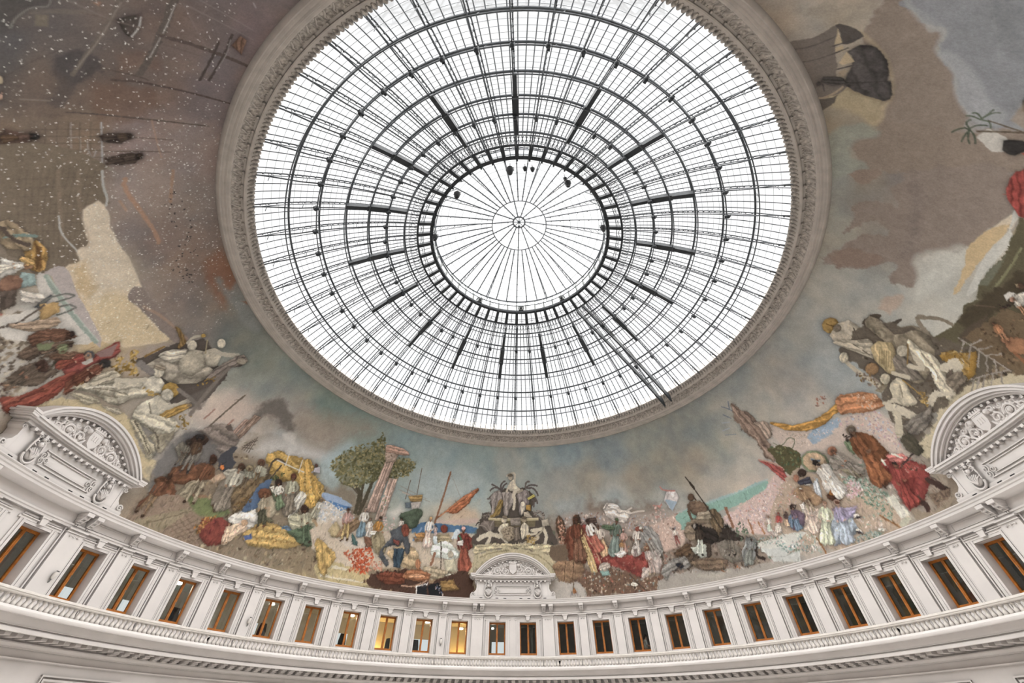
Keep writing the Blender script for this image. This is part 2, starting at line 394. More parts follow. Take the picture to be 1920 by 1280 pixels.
def make_pediment():
    zc=8.86; R1=19.02
    org=pol(0,19.3,7.28); root=empty('pediment',org)
    m=MB()   # base block
    m.bent(0,-2.75,2.75,19.32,19.83,7.28,8.50,16); m.bent(0,-3.32,3.32,19.25,19.83,7.28,7.46,16)
    m.build('base_block',M_white,root,org)
    m=MB()   # straight cornice
    m.bent(0,-3.02,3.02,19.20,19.80,8.50,8.56,16); m.bent(0,-3.2,3.2,19.10,19.80,8.62,8.68,16); m.bent(0,-3.32,3.32,19.02,19.80,8.68,8.78,16); m.bent(0,-3.4,3.4,18.97,19.80,8.78,8.86,16); m.bent(0,-3.0,3.0,19.2,19.80,8.56,8.62,16)
    m.build('straight_cornice',M_white,root,org)
    m=MB()   # curved cornice
    for (w0,h0,w1,h1,r) in ((3.12,1.62,3.02,1.52,18.97),(3.02,1.52,2.86,1.38,19.03),(2.86,1.38,2.74,1.28,19.12),(2.74,1.28,2.62,1.18,19.24)):
        band(m,arc_pts(w0,h0),arc_pts(w1,h1),r,19.62,8.84)
    for s in (-1,1): m.bent(0,min(s*2.98,s*3.42),max(s*2.98,s*3.42),18.95,19.62,8.84,8.93,1); m.bent(0,min(s*3.02,s*3.36),max(s*3.02,s*3.36),18.98,19.62,8.70,8.84,1)
    m.build('curved_cornice',M_white,root,org)
    m=MB()   # tympanum
    A=arc_pts(2.66,1.22); n=len(A); P=lambda x,z,r: pol(math.degrees(x/RW),r,8.84+z)
    for i in range(n-1): m.quad(P(A[i][0],-.02,19.46),P(A[i+1][0],-.02,19.46),P(*A[i+1],19.46),P(*A[i],19.46))
    ty=m.build('tympanum',M_plain,root,org)
    m=MB()   # carved shield, festoons and scrolls
    zb=8.84
    sh=[(-.28,.86),(.28,.86),(.30,.55),(.22,.30),(0,.14),(-.22,.30),(-.30,.55)]
    fr=[pol(math.degrees(x/RW),19.26,zb+z) for x,z in sh]; bk=[pol(math.degrees(x*1.08/RW),19.46,zb+z) for x,z in sh]
    k=len(sh); m.add(fr+bk,[tuple(range(k))]+[(i,(i+1)%k,k+(i+1)%k,k+i) for i in range(k)])
    for x in (-.12,0,.12): m.bent(0,x-.03,x+.03,19.24,19.3,zb+.5,zb+.72)
    m.bent(0,-.26,.26,19.27,19.46,zb+.88,zb+.93); m.bent(0,-.34,.34,19.25,19.46,zb+.93,zb+1.0,2)
    for i in range(5): m.bent(0,-.3+.13*i,-.22+.13*i,19.26,19.46,zb+1.0,zb+1.09)
    for s in (-1,1):
        st=0 if s<0 else math.pi
        spiral(m,s*.62,.40,.30,1.6,s,.05,19.34,zb,st); spiral(m,s*1.26,.34,.28,1.9,-s,.055,19.33,zb,st); spiral(m,s*1.78,.24,.19,1.6,s,.045,19.34,zb,st); spiral(m,s*.62,.78,.16,1.3,-s,.04,19.34,zb,st); spiral(m,s*2.12,.14,.11,1.3,-s,.035,19.36,zb,st); spiral(m,s*1.02,.72,.14,1.3,s,.035,19.35,zb,st); spiral(m,s*1.55,.52,.12,1.2,-s,.03,19.36,zb,st)
        for i in range(60):
            x=s*(.34+rnd.random()*2.0); z=.08+rnd.random()*max(.05,(.95-(abs(x)/2.5)**2*.95)-.15)
            m.ball(pol(math.degrees(x/RW),19.38,zb+z),.05+.04*rnd.random(),6,4)
        m.tube([pol(math.degrees(s*x/RW),19.36,zb+z) for x,z in ((.3,.2),(.55,.1),(.95,.12),(1.3,.06),(1.75,.05),(2.2,.05))],.04,6)
        m.ball(pol(math.degrees(s*1.26/RW),19.32,zb+.34),.10,8,5); m.ball(pol(math.degrees(s*.45/RW),19.3,zb+.78),.12,8,5)
    m.build('carved_relief',M_plain,ty,org,smooth=True)
    for i in range(17):   # dentils
        x=-2.56+i*.32; m=MB(); m.bent(0,x-.07,x+.07,19.12,19.3,8.40,8.51); m.build('dentil',M_white,root,org)
    n=17; A=arc_pts(2.52,1.10,n)
    for (x,z) in A[1:-1]: m=MB(); m.bent(0,x-.06,x+.06,19.28,19.48,8.84+z-.06,8.84+z+.05); m.build('dentil',M_white,root,org)
    m=MB()   # recessed tablet
    for (a,b,z0,z1) in ((-1.35,1.35,8.16,8.20),(-1.35,1.35,7.58,7.62)): m.bent(0,a,b,19.27,19.4,z0,z1,8)
    for s in (-1,1):
        m.bent(0,min(s*1.33,s*1.37),max(s*1.33,s*1.37),19.27,19.4,7.74,8.04); spiral(m,s*1.36,7.95,.16,1.4,s,.03,19.28,0,math.pi/2); spiral(m,s*1.36,7.74,.15,1.4,-s,.03,19.28,0,-math.pi/2)
        spiral(m,s*1.12,7.86,.12,1.3,s,.03,19.3,0,0)
    m.bent(0,-1.1,1.1,19.27,19.4,7.70,7.725,8); m.bent(0,-1.1,1.1,19.27,19.4,8.07,8.095,8)
    m.build('tablet_moulding',M_white,root,org,smooth=True)
    for s in (-1,1):   # shell consoles
        m=MB(); az=math.degrees(s*1.93/RW); c=pol(az,19.22,7.72)
        m.ball(c,.22,12,8,(1,.6,1.0))
        for i in range(7): 
            a=-1.1+2.2*i/6; m.tube([pol(az,19.12,7.56),pol(az+math.degrees(.2*math.sin(a)/RW),19.06,7.74),pol(az+math.degrees(.24*math.sin(a)/RW),19.16,7.72+.24*math.cos(a))],.028,5)
        pts=[pol(az+math.degrees(.27*math.cos(t)/RW),19.2,7.66+.3*math.sin(t)) for t in np.linspace(math.pi,2*math.pi,12)]; m.tube(pts,.05,6)
        for q in (-1,1):
            spiral(m,s*1.93+q*.13,8.16,.13,1.3,q,.035,19.2,0,0); spiral(m,s*1.93+q*.18,8.38,.09,1.2,-q,.03,19.2,0,0)
            m.tube([pol(az+math.degrees(q*.23/RW),19.2,7.7),pol(az+math.degrees(q*.27/RW),19.18,7.95),pol(az+math.degrees(q*.2/RW),19.2,8.3)],.035,6)
        m.ball(pol(az,19.14,8.12),.10,8,5); m.ball(pol(az,19.16,8.33),.08,8,5)
        m.build('shell_console',M_white,root,org,smooth=True)
    for s in (-1,1):   # side volutes
        m=MB()
        pr=[(2.75,8.50),(2.98,8.50),(2.98,8.38),(2.86,8.28),(2.84,8.05),(2.9,7.86),(3.05,7.72),(3.22,7.70),(3.30,7.60),(3.30,7.46),(2.75,7.46)]
        fr=[pol(math.degrees(s*x/RW),19.30,z) for x,z in pr]; bk=[pol(math.degrees(s*x/RW),19.82,z) for x,z in pr]; k=len(pr)
        m.add(fr+bk,[tuple(range(k)),tuple(range(2*k-1,k-1,-1))]+[(i,(i+1)%k,k+(i+1)%k,k+i) for i in range(k)])
        spiral(m,s*3.12,7.60,.15,1.4,s,.04,19.28,0,0); spiral(m,s*2.9,8.36,.1,1.3,-s,.03,19.28,0,0)
        m.build('side_volute',M_white,root,org)
    for i in range(-4,5):
        if i: m=MB(); m.bent(0,i*.62-.11,i*.62+.11,19.246,19.3,7.335,7.375); m.build('vent_slot',M_slot,root,org)
    return root
p0=make_pediment()
for i,(c,l) in enumerate(zip((0.,cent[0]+.6,cent[2]-.6),('white segmental pediment at the middle of the far wall below the dome','white segmental pediment with carved shield at the left edge','white segmental pediment with carved shield at the right edge'))):
    o=p0 if i==0 else copy_tree(p0)
    o.location=pol(c,19.3,7.28); o.rotation_euler=(0,0,-RAD(c)); tag(o,l,'pediment','carved pediments above the cornice')

# ---------------------------------------------------------------- dome shell and plaster ring
RM,ZM=19.89,7.0
m=MB(); m.revolve([((RM+.15)*math.cos(t),ZM+(RM+.15)*math.sin(t)) for t in np.linspace(0.0,.62,14)],n=128); struct(m.build('ceiling',M_ring,smooth=2))
RG=[(16.6,18.55),(16.30,18.34),(16.14,18.30),(16.10,18.36),(16.02,18.37),(15.98,18.42),(15.90,18.42),(15.88,18.47),(15.80,18.50),(15.76,18.58),(15.62,18.80),(15.46,18.92),(15.38,18.93),(15.35,18.88),(15.30,18.88),(15.27,18.95),(15.22,18.98),(15.12,19.14),(15.05,19.30),(15.06,19.36),(15.3,19.5),(15.6,20.2)]
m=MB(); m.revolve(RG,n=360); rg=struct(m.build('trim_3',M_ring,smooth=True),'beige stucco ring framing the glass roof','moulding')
m=MB()                                          # drops, foliage and gadroons of the ring
N=132
for i in range(N):
    az=360*i/N
    m.ball(pol(az,15.43,18.87),.06,6,4,(1,1,1.3))
    for d in (-.9,0,.9): m.ball(pol(az+1.36+d*.5,15.50,18.86),.028,5,3)
m.build('drop_row',M_ring,rg,smooth=True)
m=MB(); m.revolve([(15.765,18.565),(15.62,18.79),(15.47,18.905)],n=300); m.build('frieze_band',M_ornam,rg,smooth=2)
m=MB()
for i in range(220):
    az=360*i/220; d=.52
    m.tube([pol(az-d,15.78,18.565),pol(az-d*.5,15.70,18.66),pol(az+d*.3,15.62,18.77),pol(az+d*.2,15.54,18.85)],[.03,.045,.04,.02],5)
    m.tube([pol(az+d*.9,15.76,18.59),pol(az+d*.8,15.68,18.70),pol(az+d*1.1,15.58,18.82)],[.02,.03,.015],4)
m.build('leaf_frieze',M_ring,rg,smooth=True)
m=MB()
for i in range(420):
    az=360*i/420; m.tube([pol(az,15.235,18.99),pol(az,15.13,19.11),pol(az,15.045,19.28)],[.05,.105,.08],6)
m.build('gadroon_band',M_ornam,rg,smooth=True)
# ---------------------------------------------------------------- glass roof
ZC=5.9
def sp(rs,r): return ZC+math.sqrt(rs*rs-r*r)
NR=51; ST=360/NR
PR=[13.84,12.58,11.31,10.11,9.08,8.02]           # purlin ring radii
EDGE=[15.25]+PR+[7.18]
sky=empty('glass_roof',pol(0,0,18.5)); tag(sky,'huge round glass roof on dark iron ribs above the hall','skylight'); OS=pol(0,0,18.5)
m=MB(); pr=[(r,sp(20.32,r)) for r in np.linspace(15.35,7.0,14)]; m.revolve(pr,n=204); m.build('glazing',M_glass,sky,OS,smooth=2)
for r in PR:
    m=MB(); z=sp(20.14,r); zi=sp(19.72,r)
    for (rr,zz,t) in ((r,z,.062),(r-.02,zi,.034)):
        ring=[(rr+t*math.cos(a),zz+t*math.sin(a)) for a in np.linspace(0,2*math.pi,7)[:-1]]
        m.revolve(ring,n=204,close=True)
    for k in range(NR*2):
        a=ST*(k+.5)/2
        if k%4==1: m.tube([pol(a,r,z),pol(a+.5,r-.01,(z+zi)/2),pol(a,r-.02,zi)],.014,4)
    m.build('purlin_ring',M_iron,sky,OS,smooth=True)
# one rib truss, repeated 51 times, each with its two joint blocks
m=MB(); rr=np.linspace(15.15,7.2,26)
m.tube([pol(0,r,sp(20.16,r)) for r in rr],.034,5); m.tube([pol(0.35,r,sp(float(np.interp(r,[13.4,15.1],[19.74,20.14])),r)) for r in rr if r<15.16],.036,5)
for i in range(len(EDGE)-1):
    n=5
    for j in range(n):
        r=EDGE[i]+(EDGE[i+1]-EDGE[i])*(j+.5)/n; m.ball(pol(0,r,sp(20.12,r)),.055,6,4)
    r=(EDGE[i]+EDGE[i+1])/2; m.tube([pol(0,r+.12,sp(20.14,r+.12)),pol(.2,r,sp(19.95,r)),pol(.35,r-.05,sp(19.74,r))],.02,4)
rib0=m.build('rib',M_iron,sky,OS,smooth=True)
jn=[]
for r in (PR[1],PR[4]):
    m=MB(); z=sp(19.66,r); m.lathe([(.05,.12),(.11,.10),(.12,-.10),(.10,-.16),(.05,-.2)],pol(.2,r,z),8,(-r*0.02,-.5*0+0,1)); m.lathe([(.085,-.16),(.085,.16)],pol(.2,r-.02,z-.02),6,(0,1,0)); jn.append(m.build('joint_block',M_iron2,rib0,OS,smooth=True))
for k in range(1,NR):
    o=copy_part(rib0,ST*k,sky)
    for j in jn:
        c=j.copy(); C.objects.link(c); c.parent=o
# glazing bars: 4 between neighbouring ribs; the hundred nearest (overhead and behind) one by one, the rest as one part
m=MB(); m.tube([pol(0,r,sp(20.26,r)) for r in np.linspace(15.3,7.2,20)],.027,4); gb=m.build('glazing_bar',M_iron,sky,OS,smooth=True)
bars=[ST*(k+(2*j+1)/8) for k in range(NR) for j in range(4)]; bars=[((a+180)%360)-180 for a in bars]
bars.sort(key=lambda a:-abs(a)); gb.rotation_euler=(0,0,-RAD(bars[0]))
for a in bars[1:100]: copy_part(gb,a,sky)
m=MB()
for a in bars[100:]: m.tube([pol(a,r,sp(20.26,r)) for r in np.linspace(15.3,7.2,20)],.027,4)
tag(m.build('glazing_bar_run',M_iron,sky,OS,smooth=True),kind='stuff')
m=MB()
for i in range(len(EDGE)-1):
    n=5
    for j in range(n):
        r=EDGE[i]+(EDGE[i+1]-EDGE[i])*(j+.5)/n; z=sp(20.3,r); t=.008
        m.revolve([(r+t,z),(r,z+t),(r-t,z),(r,z-t)],n=204,close=True)
m.build('pane_joints',M_thin,sky,OS)
# rolled shades under every third rib
m=MB(); rr=np.linspace(PR[5],PR[2],16)
wd=[(.10 if r<PR[4] else (.17 if r<PR[3] else .11)) for r in rr]
for s0,s1 in ((0,1),):
    for i in range(len(rr)-1):
        P=[]
        for (r,w) in ((rr[i],wd[i]),(rr[i+1],wd[i])):
            da=math.degrees(w/r)
            for (dz,q) in ((19.70,-1),(19.70,1),(20.0,1),(20.0,-1)): P.append(pol(q*da,r,sp(dz,r)))
        m.hexa(P)
sh=m.build('shade_box',M_iron2,sky,OS)
for i,k in enumerate([k for k in range(NR) if k%3==2]):
    if i==0: sh.rotation_euler=(0,0,-RAD(ST*k))
    else: copy_part(sh,ST*k,sky)
# maintenance walkway climbing the inside of the roof
m1=MB(); m2=MB(); 
def walk(t,off):
    a=RAD(45.2+(51.6-45.2)*t); r=7.0+(15.05-7.0)*t
    x=r*math.sin(a); y=r*math.cos(a); dx,dy=math.cos(a+.10),-math.sin(a+.10)
    return x+dx*off,y+dy*off
def wp(t,off,rs):
    x,y=walk(t,off); return (x,y,Z0+ZC+math.sqrt(rs*rs-x*x-y*y))
wk=empty('maintenance_walkway',wp(1,0,19.6)); tag(wk,'dark straight maintenance ladder walk running down the glass roof at lower right','walkway'); OW=wp(1,0,19.6)
for s in (-1,1):
    m=MB(); T=np.linspace(0,1,24)
    for i in range(23):
        P=[]
        for t in (T[i],T[i+1]):
            for (o,rs) in ((s*.33-.05,19.5),(s*.33+.05,19.5),(s*.33+.05,19.86),(s*.33-.05,19.86)): P.append(wp(t,o,rs))
        m.hexa(P)
    m.build('side_girder',M_iron2,wk,OW)
m=MB()
for i in range(70):
    t=(i+.5)/70; m.tube([wp(t,-.33,19.62),wp(t,.33,19.62)],.012,4)
m.build('tread_grating',M_ironl,wk,OW)
m=MB(); m.tube([wp(t,.62,19.3) for t in np.linspace(.05,.7,14)],.022,5)
for t in np.linspace(.05,.7,6): m.tube([wp(t,.62,19.3),wp(t,.36,19.6)],.018,4)
m.build('handrail',M_ironl,wk,OW)

# ---------------------------------------------------------------- lantern on top
lan=empty('lantern',pol(0,0,24.7)); tag(lan,'round iron and glass lantern crowning the roof','lantern'); OL=pol(0,0,24.7)
def tring(m,r,z,t,n=204): m.revolve([(r+t*math.cos(a),z+t*math.sin(a)) for a in np.linspace(0,2*math.pi,7)[:-1]],n=n,close=True)
for (r,z,t,nm) in ((7.2,24.68,.075,'base_ring'),(6.27,25.2,.085,'inner_ring'),(6.1,25.78,.03,'rail_ring'),(6.2,25.92,.035,'rail_ring'),(6.35,26.6,.05,'eaves_ring'),(2.09,28.05,.035,'roof_ring'),(.46,28.7,.06,'hub_ring')):
    m=MB(); tring(m,r,z,t); 
    if nm=='hub_ring':
        for k in range(8): m.tube([pol(45*k,.46,28.7),pol(45*k,.08,28.74)],.025,5)
        m.ball(pol(0,0,28.74),.14,8,5); m.tube([pol(0,0,28.7),pol(0,0,28.1)],.02,5); m.ball(pol(0,0,28.05),.12,8,5)
    if nm=='inner_ring': m.revolve([(6.42,25.12),(6.20,25.12),(6.20,25.34),(6.42,25.34)],n=204,close=True)
    m.build(nm,M_iron2 if nm in('base_ring','inner_ring') else M_iron,lan,OL,smooth=True)
m=MB(); m.hexa([pol(-.95,7.22,24.6),pol(.95,7.22,24.6),pol(.95,6.3,25.05),pol(-.95,6.3,25.05),pol(-.95,7.22,24.82),pol(.95,7.22,24.82),pol(.95,6.3,25.3),pol(-.95,6.3,25.3)])
m.tube([pol(0,6.3,25.1),pol(0,6.14,25.0)],.06,5)
b0_=m.build('bracket_plate',M_iron2,lan,OL)
for k in range(1,NR): copy_part(b0_,ST*k,lan)
m=MB(); m.hexa([pol(-.45,6.24,25.2),pol(.45,6.24,25.2),pol(.45,6.34,25.2),pol(-.45,6.34,25.2),pol(-.45,6.15,26.0),pol(.45,6.15,26.0),pol(.45,6.4,26.6),pol(-.45,6.4,26.6)])
b1_=m.build('drum_post',M_ironl,lan,OL)
for k in range(1,NR): copy_part(b1_,ST*k,lan)
m=MB()   # panes between base ring and inner ring, with lattice
for k in range(NR):
    for (a0,a1) in ((1.1,3.4),(3.66,5.96)):
        a=ST*k
        m.quad(pol(a+a0,6.95,24.9),pol(a+a1,6.95,24.9),pol(a+a1,6.45,25.18),pol(a+a0,6.45,25.18))
m.build('skirt_glazing',M_glass,lan,OL,fix=False)
m=MB()
for k in range(NR):
    a=ST*k
    m.tube([pol(a+ST/2,7.2,24.72),pol(a+ST/2,6.3,25.2)],.022,4)
    m.tube([pol(a+1,7.05,24.8),pol(a+ST-1,6.92,24.88)],.014,4); m.tube([pol(a+1,6.92,24.88),pol(a+ST-1,7.05,24.8)],.014,4)
    m.tube([pol(a,6.86,24.92),pol(a+ST/2,6.86,24.92),pol(a+ST,6.86,24.92)],.025,4)
    for j in range(4):   # pierced lattice outside the base ring
        b=a+ST*(j+.5)/4
        for q in (-1,1): m.tube([pol(b+q*.75,7.3,24.72),pol(b,7.55,24.66),pol(b+q*.75,7.8,24.56)],.016,4)
m.build('lattice',M_iron,lan,OL)
m=MB(); m.revolve([(6.4,26.65),(4.2,27.45),(2.09,28.1),(.5,28.78),(.02,28.85)],n=135); m.revolve([(6.3,25.3),(6.2,25.9),(6.42,26.65)],n=153); m.build('glazing',M_glass,lan,OL,smooth=2)
def rz(r): return float(np.interp(r,[.46,2.09,4.2,6.4],[28.7,28.05,27.4,26.6]))
def roofbar(k):
    m=MB(); rend=.46 if k%3==0 else 2.09
    m.tube([pol(0,r,rz(r)) for r in np.linspace(6.4,rend,8)],.04,5)
    for r in np.linspace(5.9,rend+.4,6): m.ball(pol(0,r,rz(r)-.03),.065,6,4)
    if k%3==0:
        rr=np.linspace(6.3,3.2,8)
        m.tube([pol(0,6.3,25.95),pol(0,4.6,26.9),pol(0,3.2,rz(3.2)-.05)],.024,4)
        for i in range(5):
            r=rr[i]; lo=np.interp(r,[3.2,4.6,6.3],[rz(3.2)-.05,26.9,25.95]); m.tube([pol(0,r,lo),pol(0,(rr[i]+rr[i+1])/2,rz((rr[i]+rr[i+1])/2))],.018,4)
            if i: m.tube([pol(0,r,lo),pol(0,(rr[i]+rr[i-1])/2,rz((rr[i]+rr[i-1])/2))],.012,4)
    return m
ra=roofbar(0).build('roof_bar',M_iron,lan,OL,smooth=True); rb=roofbar(1).build('roof_bar',M_iron,lan,OL,smooth=True); rb.rotation_euler=(0,0,-RAD(8))
for k in range(2,45): copy_part(ra if k%3==0 else rb,8*k,lan)
m=MB()
for r in (5.9,5.4,4.9,4.4,3.9,3.4,2.9,2.5,1.4,.9): tring(m,r,rz(r)+.04,.008,135)
m.build('pane_joints',M_thin,lan,OL)
m=MB()
for k in range(16):   # short struts at the near rim of the lantern
    a=180+(k-7.5)*8; m.tube([pol(a-2.5,6.2,25.9),pol(a,5.6,26.85),pol(a+2.5,6.2,25.9)],.028,4)
m.build('rim_struts',M_iron,lan,OL)

# ---------------------------------------------------------------- things hung from the lantern rim
def spot(az,r,z,label,s=1.0,tilt=0):
    org=pol(az,r,z); root=empty('spotlight',org); tag(root,label,'spotlight','spotlights hung round the lantern rim')
    m=MB(); m.lathe([(.03*s,-.42*s),(.09*s,-.40*s),(.14*s,-.30*s),(.17*s,-.05*s),(.17*s,.12*s),(.10*s,.2*s)],org,12); m.build('lamp_body',M_black,root,org,smooth=True)
    m=MB(); x=np.array(org)
    for q in (-1,1): m.tube([x+[q*.19*s,0,-.05*s],x+[q*.19*s,0,.3*s],x+[0,0,.36*s]],.02*s,5)
    m.tube([x+[0,0,.36*s],x+[0,0,.36*s+max(.1,25.3-z)]],.025,5); m.build('yoke',M_iron2,root,org)
    m=MB(); m.lathe([(.12*s,-.43*s),(.12*s,-.425*s)],org,12); m.build('lens',M_glass,root,org)
spot(-171.9,5.75,24.75,'large black spotlight left of centre on the near lantern rim',1.25)
spot(178.8,5.75,24.9,'first small round lamp right of the large spotlight on the lantern rim',.72)
spot(174.2,5.75,24.9,'second small round lamp right of the large spotlight on the lantern rim',.72)
spot(150.0,5.7,24.8,'black spotlight at upper right of the lantern rim',1.05)
spot(152.6,5.8,24.95,'small black lamp beside the upper right spotlight',.6)
spot(-134.,5.8,24.8,'black spotlight at upper left of the lantern rim',1.1)
spot(-98.,6.0,24.9,'black spotlight at the left end of the lantern rim',1.0)
spot(108.,5.95,24.9,'black spotlight at the right end of the lantern rim',1.0)
def box_thing(az,r,z,label):
    org=pol(az,r,z); root=empty('projector',org); tag(root,label,'projector','grey projectors standing on the far lantern rim'); x=np.array(org)
    t=np.array([math.cos(RAD(az)),-math.sin(RAD(az)),0]); n=np.array([math.sin(RAD(az)),math.cos(RAD(az)),0]); u=np.array([0,0,1.])
    m=MB(); P=[x+t*a*.19+n*b*.15+u*c for c in (0.06,.38) for a,b in ((-1,-1),(1,-1),(1,1),(-1,1))]; m.hexa(P)
    P=[x+t*a*.24+n*b*.17+u*c for c in (.38,.44) for a,b in ((-1,-1),(1,-1),(1,1),(-1,1))]; m.hexa(P); m.build('housing',M_ironl,root,org)
    m=MB()
    for a in (-1,1): m.tube([x+t*a*.14-n*.1,x+t*a*.14-n*.1+u*.07],.03,5); m.tube([x+t*a*.14+n*.1,x+t*a*.14+n*.1+u*.07],.03,5)
    m.build('feet',M_iron2,root,org)
    m=MB(); m.lathe([(.10,0),(.11,.05),(.09,.08)],x-n*.15+u*.2,10,-n); m.build('lens_barrel',M_black,root,org,smooth=True)
box_thing(3.3,6.27,25.31,'grey projector box at the middle of the far lantern rim')
box_thing(-29.8,6.27,25.31,'grey projector box left of the middle on the far lantern rim')
box_thing(36.2,6.27,25.31,'grey projector box right of the middle on the far lantern rim')

# ---------------------------------------------------------------- small things on the attic
def floodlight(az,label):
    org=pol(az,19.72,4.5); root=empty('floodlight',org); tag(root,label,'floodlight','pale floodlights clamped to the pilasters')
    m=MB(); m.lathe([(.05,-.12),(.085,-.06),(.09,.08),(.05,.14)],pol(az,19.56,4.66),10,(-.3*math.sin(RAD(az)),-.3*math.cos(RAD(az)),1)); m.build('lamp_head',M_white2,root,org,smooth=True)
    m=MB(); m.tube([pol(az,19.72,4.4),pol(az,19.62,4.44),pol(az,19.6,4.6)],.022,5); m.tube([pol(az-.25,19.70,4.38),pol(az+.25,19.70,4.38)],.03,5); m.build('arm',M_ironl,root,org)
    m=MB(); m.lathe([(.055,0),(.06,.02)],pol(az,19.53,4.81),10,(-.3*math.sin(RAD(az)),-.3*math.cos(RAD(az)),1)); m.build('lens',M_black,root,org)
    m=MB(); m.tube([pol(az-.1,19.71,4.38),pol(az-.12,19.71,3.4)],.012,4); m.build('cable',M_ironl,root,org)
floodlight(-80.9,'pale floodlight on the wide pilaster at far left'); floodlight(-51.6,'pale floodlight on the pilaster between sixth and seventh windows left of the central pediment'); floodlight(-14.97,'pale floodlight on the pilaster between first and second windows left of the central pediment')
def camera_thing(az,label):
    org=pol(az,18.9,3.2); root=empty('security_camera',org); tag(root,label,'camera','small black cameras behind the balusters')
    m=MB(); m.ball(pol(az,18.8,3.5),.10,8,6); m.build('camera_head',M_black,root,org,smooth=True)
    m=MB(); m.tube([pol(az,18.82,3.18),pol(az,18.82,3.45)],.03,6); m.lathe([(.07,0),(.07,.02)],pol(az,18.82,3.18),8); m.build('stand',M_black,root,org)
camera_thing(-57.9,'small black camera behind the balusters at left'); camera_thing(9.65,'small black camera behind the balusters right of the centre'); camera_thing(69.9,'small black camera behind the balusters at right')
def chair(az,r,label,rot=0):
    org=pol(az,r,3.3); root=empty('office_chair',org); tag(root,label,'chair','black office chairs seen through the windows'); x=np.array(org); a=RAD(az+rot)
    t=np.array([math.cos(a),-math.sin(a),0]); n=np.array([math.sin(a),math.cos(a),0]); u=np.array([0,0,1.])
    def slab(m,w,d,z0,z1,off,tw=1): m.hexa([x+t*p*w+n*(q*d+off)+u*z0 for p,q in ((-1,-1),(1,-1),(1,1),(-1,1))]+[x+t*p*w*tw+n*(q*d+off)+u*z1 for p,q in ((-1,-1),(1,-1),(1,1),(-1,1))])
    m=MB(); slab(m,.26,.25,.45,.53,0); m.build('seat',M_black,root,org)
    m=MB(); slab(m,.24,.04,.62,1.10,-.26); slab(m,.24,.04,1.10,1.50,-.26,.72); m.build('backrest',M_black,root,org)
    m=MB(); m.tube([x,x+u*.46],.03,6)
    for k in range(5): m.tube([x+u*.1,x+u*.04+t*.28*math.cos(k*1.257)+n*.28*math.sin(k*1.257)],.022,5)
    m.tube([x-n*.1+u*.48,x-n*.27+u*.66],.03,5); m.build('base',M_black,root,org)
    for s in (-1,1):
        m=MB(); m.tube([x+t*s*.27+u*.5,x+t*s*.29+u*.72,x+t*s*.29-n*.2+u*.72],.02,5); m.build('armrest',M_black,root,org)
chair(-33.6,20.75,'black office chair in the fourth window left of the central pediment'); chair(-47.9,20.75,'black office chair in the sixth window left of the central pediment'); chair(-19.6,20.75,'black office chair in the second window left of the central pediment'); chair(-24.2,20.8,'black office chair in the yellow third window left of the central pediment',70); chair(-62.0,20.75,'black office chair in the eighth window left of the central pediment')
def skin_body(name,verts,edges,rad,material,parent,org):
    me=bpy.data.meshes.new(name); me.from_pydata([tuple(np.array(v)) for v in verts],edges,[]); o=bpy.data.objects.new(name,me); C.objects.link(o); o.parent=parent
    md=o.modifiers.new('skin','SKIN'); md.use_smooth_shade=True
    for i,d in enumerate(me.skin_vertices[0].data): d.radius=(rad[i],rad[i]*.85); d.use_root=(i==0)
    s=o.modifiers.new('sub','SUBSURF'); s.levels=1; s.render_levels=2
    me.materials.append(material); return o
def person(az,r,label,face,top):
    org=pol(az,r,3.3); root=empty('person',org); tag(root,label,'person'); root.rotation_euler=(0,0,-RAD(az+face))
    # standing and leaning slightly, local x to the side, y forward
    V=[(0,0,.92),(0,.02,1.10),(0,.04,1.30),(0,.06,1.44),(0,.10,1.52),(0,.14,1.63),(.19,.05,1.40),(.24,.12,1.14),(.14,.34,1.10),(-.19,.05,1.40),(-.24,.12,1.14),(-.12,.36,1.12),(.09,0,.86),(.10,.03,.48),(.10,-.02,.08),(-.09,0,.86),(-.10,.03,.48),(-.10,-.02,.08),(.10,.12,.04),(-.10,.12,.04)]
    E=[(0,1),(1,2),(2,3),(3,4),(4,5),(3,6),(6,7),(7,8),(3,9),(9,10),(10,11),(0,12),(12,13),(13,14),(0,15),(15,16),(16,17),(14,18),(17,19)]
    Rr=[.15,.13,.15,.10,.055,.095,.065,.05,.035,.065,.05,.035,.09,.065,.045,.09,.065,.045,.04,.04]
    skin_body('body',V,E,Rr,M_skin,root,org)
    V2=[(0,0,.95),(0,.02,1.12),(0,.04,1.32),(0,.06,1.43),(.19,.05,1.39),(.24,.12,1.15),(-.19,.05,1.39),(-.24,.12,1.15)]
    skin_body('sweater',V2,[(0,1),(1,2),(2,3),(3,4),(4,5),(3,6),(6,7)],[.17,.15,.17,.11,.085,.07,.085,.07],top,root,org)
    V3=[(0,0,.9),(.09,0,.84),(.10,.03,.48),(.10,-.02,.12),(-.09,0,.84),(-.10,.03,.48),(-.10,-.02,.12)]
    skin_body('trousers',V3,[(0,1),(1,2),(2,3),(0,4),(4,5),(5,6)],[.16,.105,.08,.065,.105,.08,.065],M_navy,root,org)
    m=MB(); m.ball((0,.11,1.69),.105,12,8,(.95,1.05,1.05)); m.ball((0,.03,1.66),.085,10,6); m.ball((0,.0,1.56),.06,8,5,(1,1,1.4)); m.build('hair',M_hair,root,smooth=True)
    m=MB(); m.ball((0,.235,1.635),.018,6,4,(1,1.2,1.4)); 
    for s in (-1,1): m.ball((s*.095,.13,1.63),.022,6,4,(.5,1,1.5))
    m.build('nose_and_ears',M_skin,root,smooth=True)
    m=MB()
    for s in (-1,1): m.ball((s*.036,.222,1.655),.011,6,4)
    m.ball((0,.222,1.592),.02,6,4,(1.2,.5,.35)); m.build('eyes_and_mouth',M_hair,root,smooth=True)
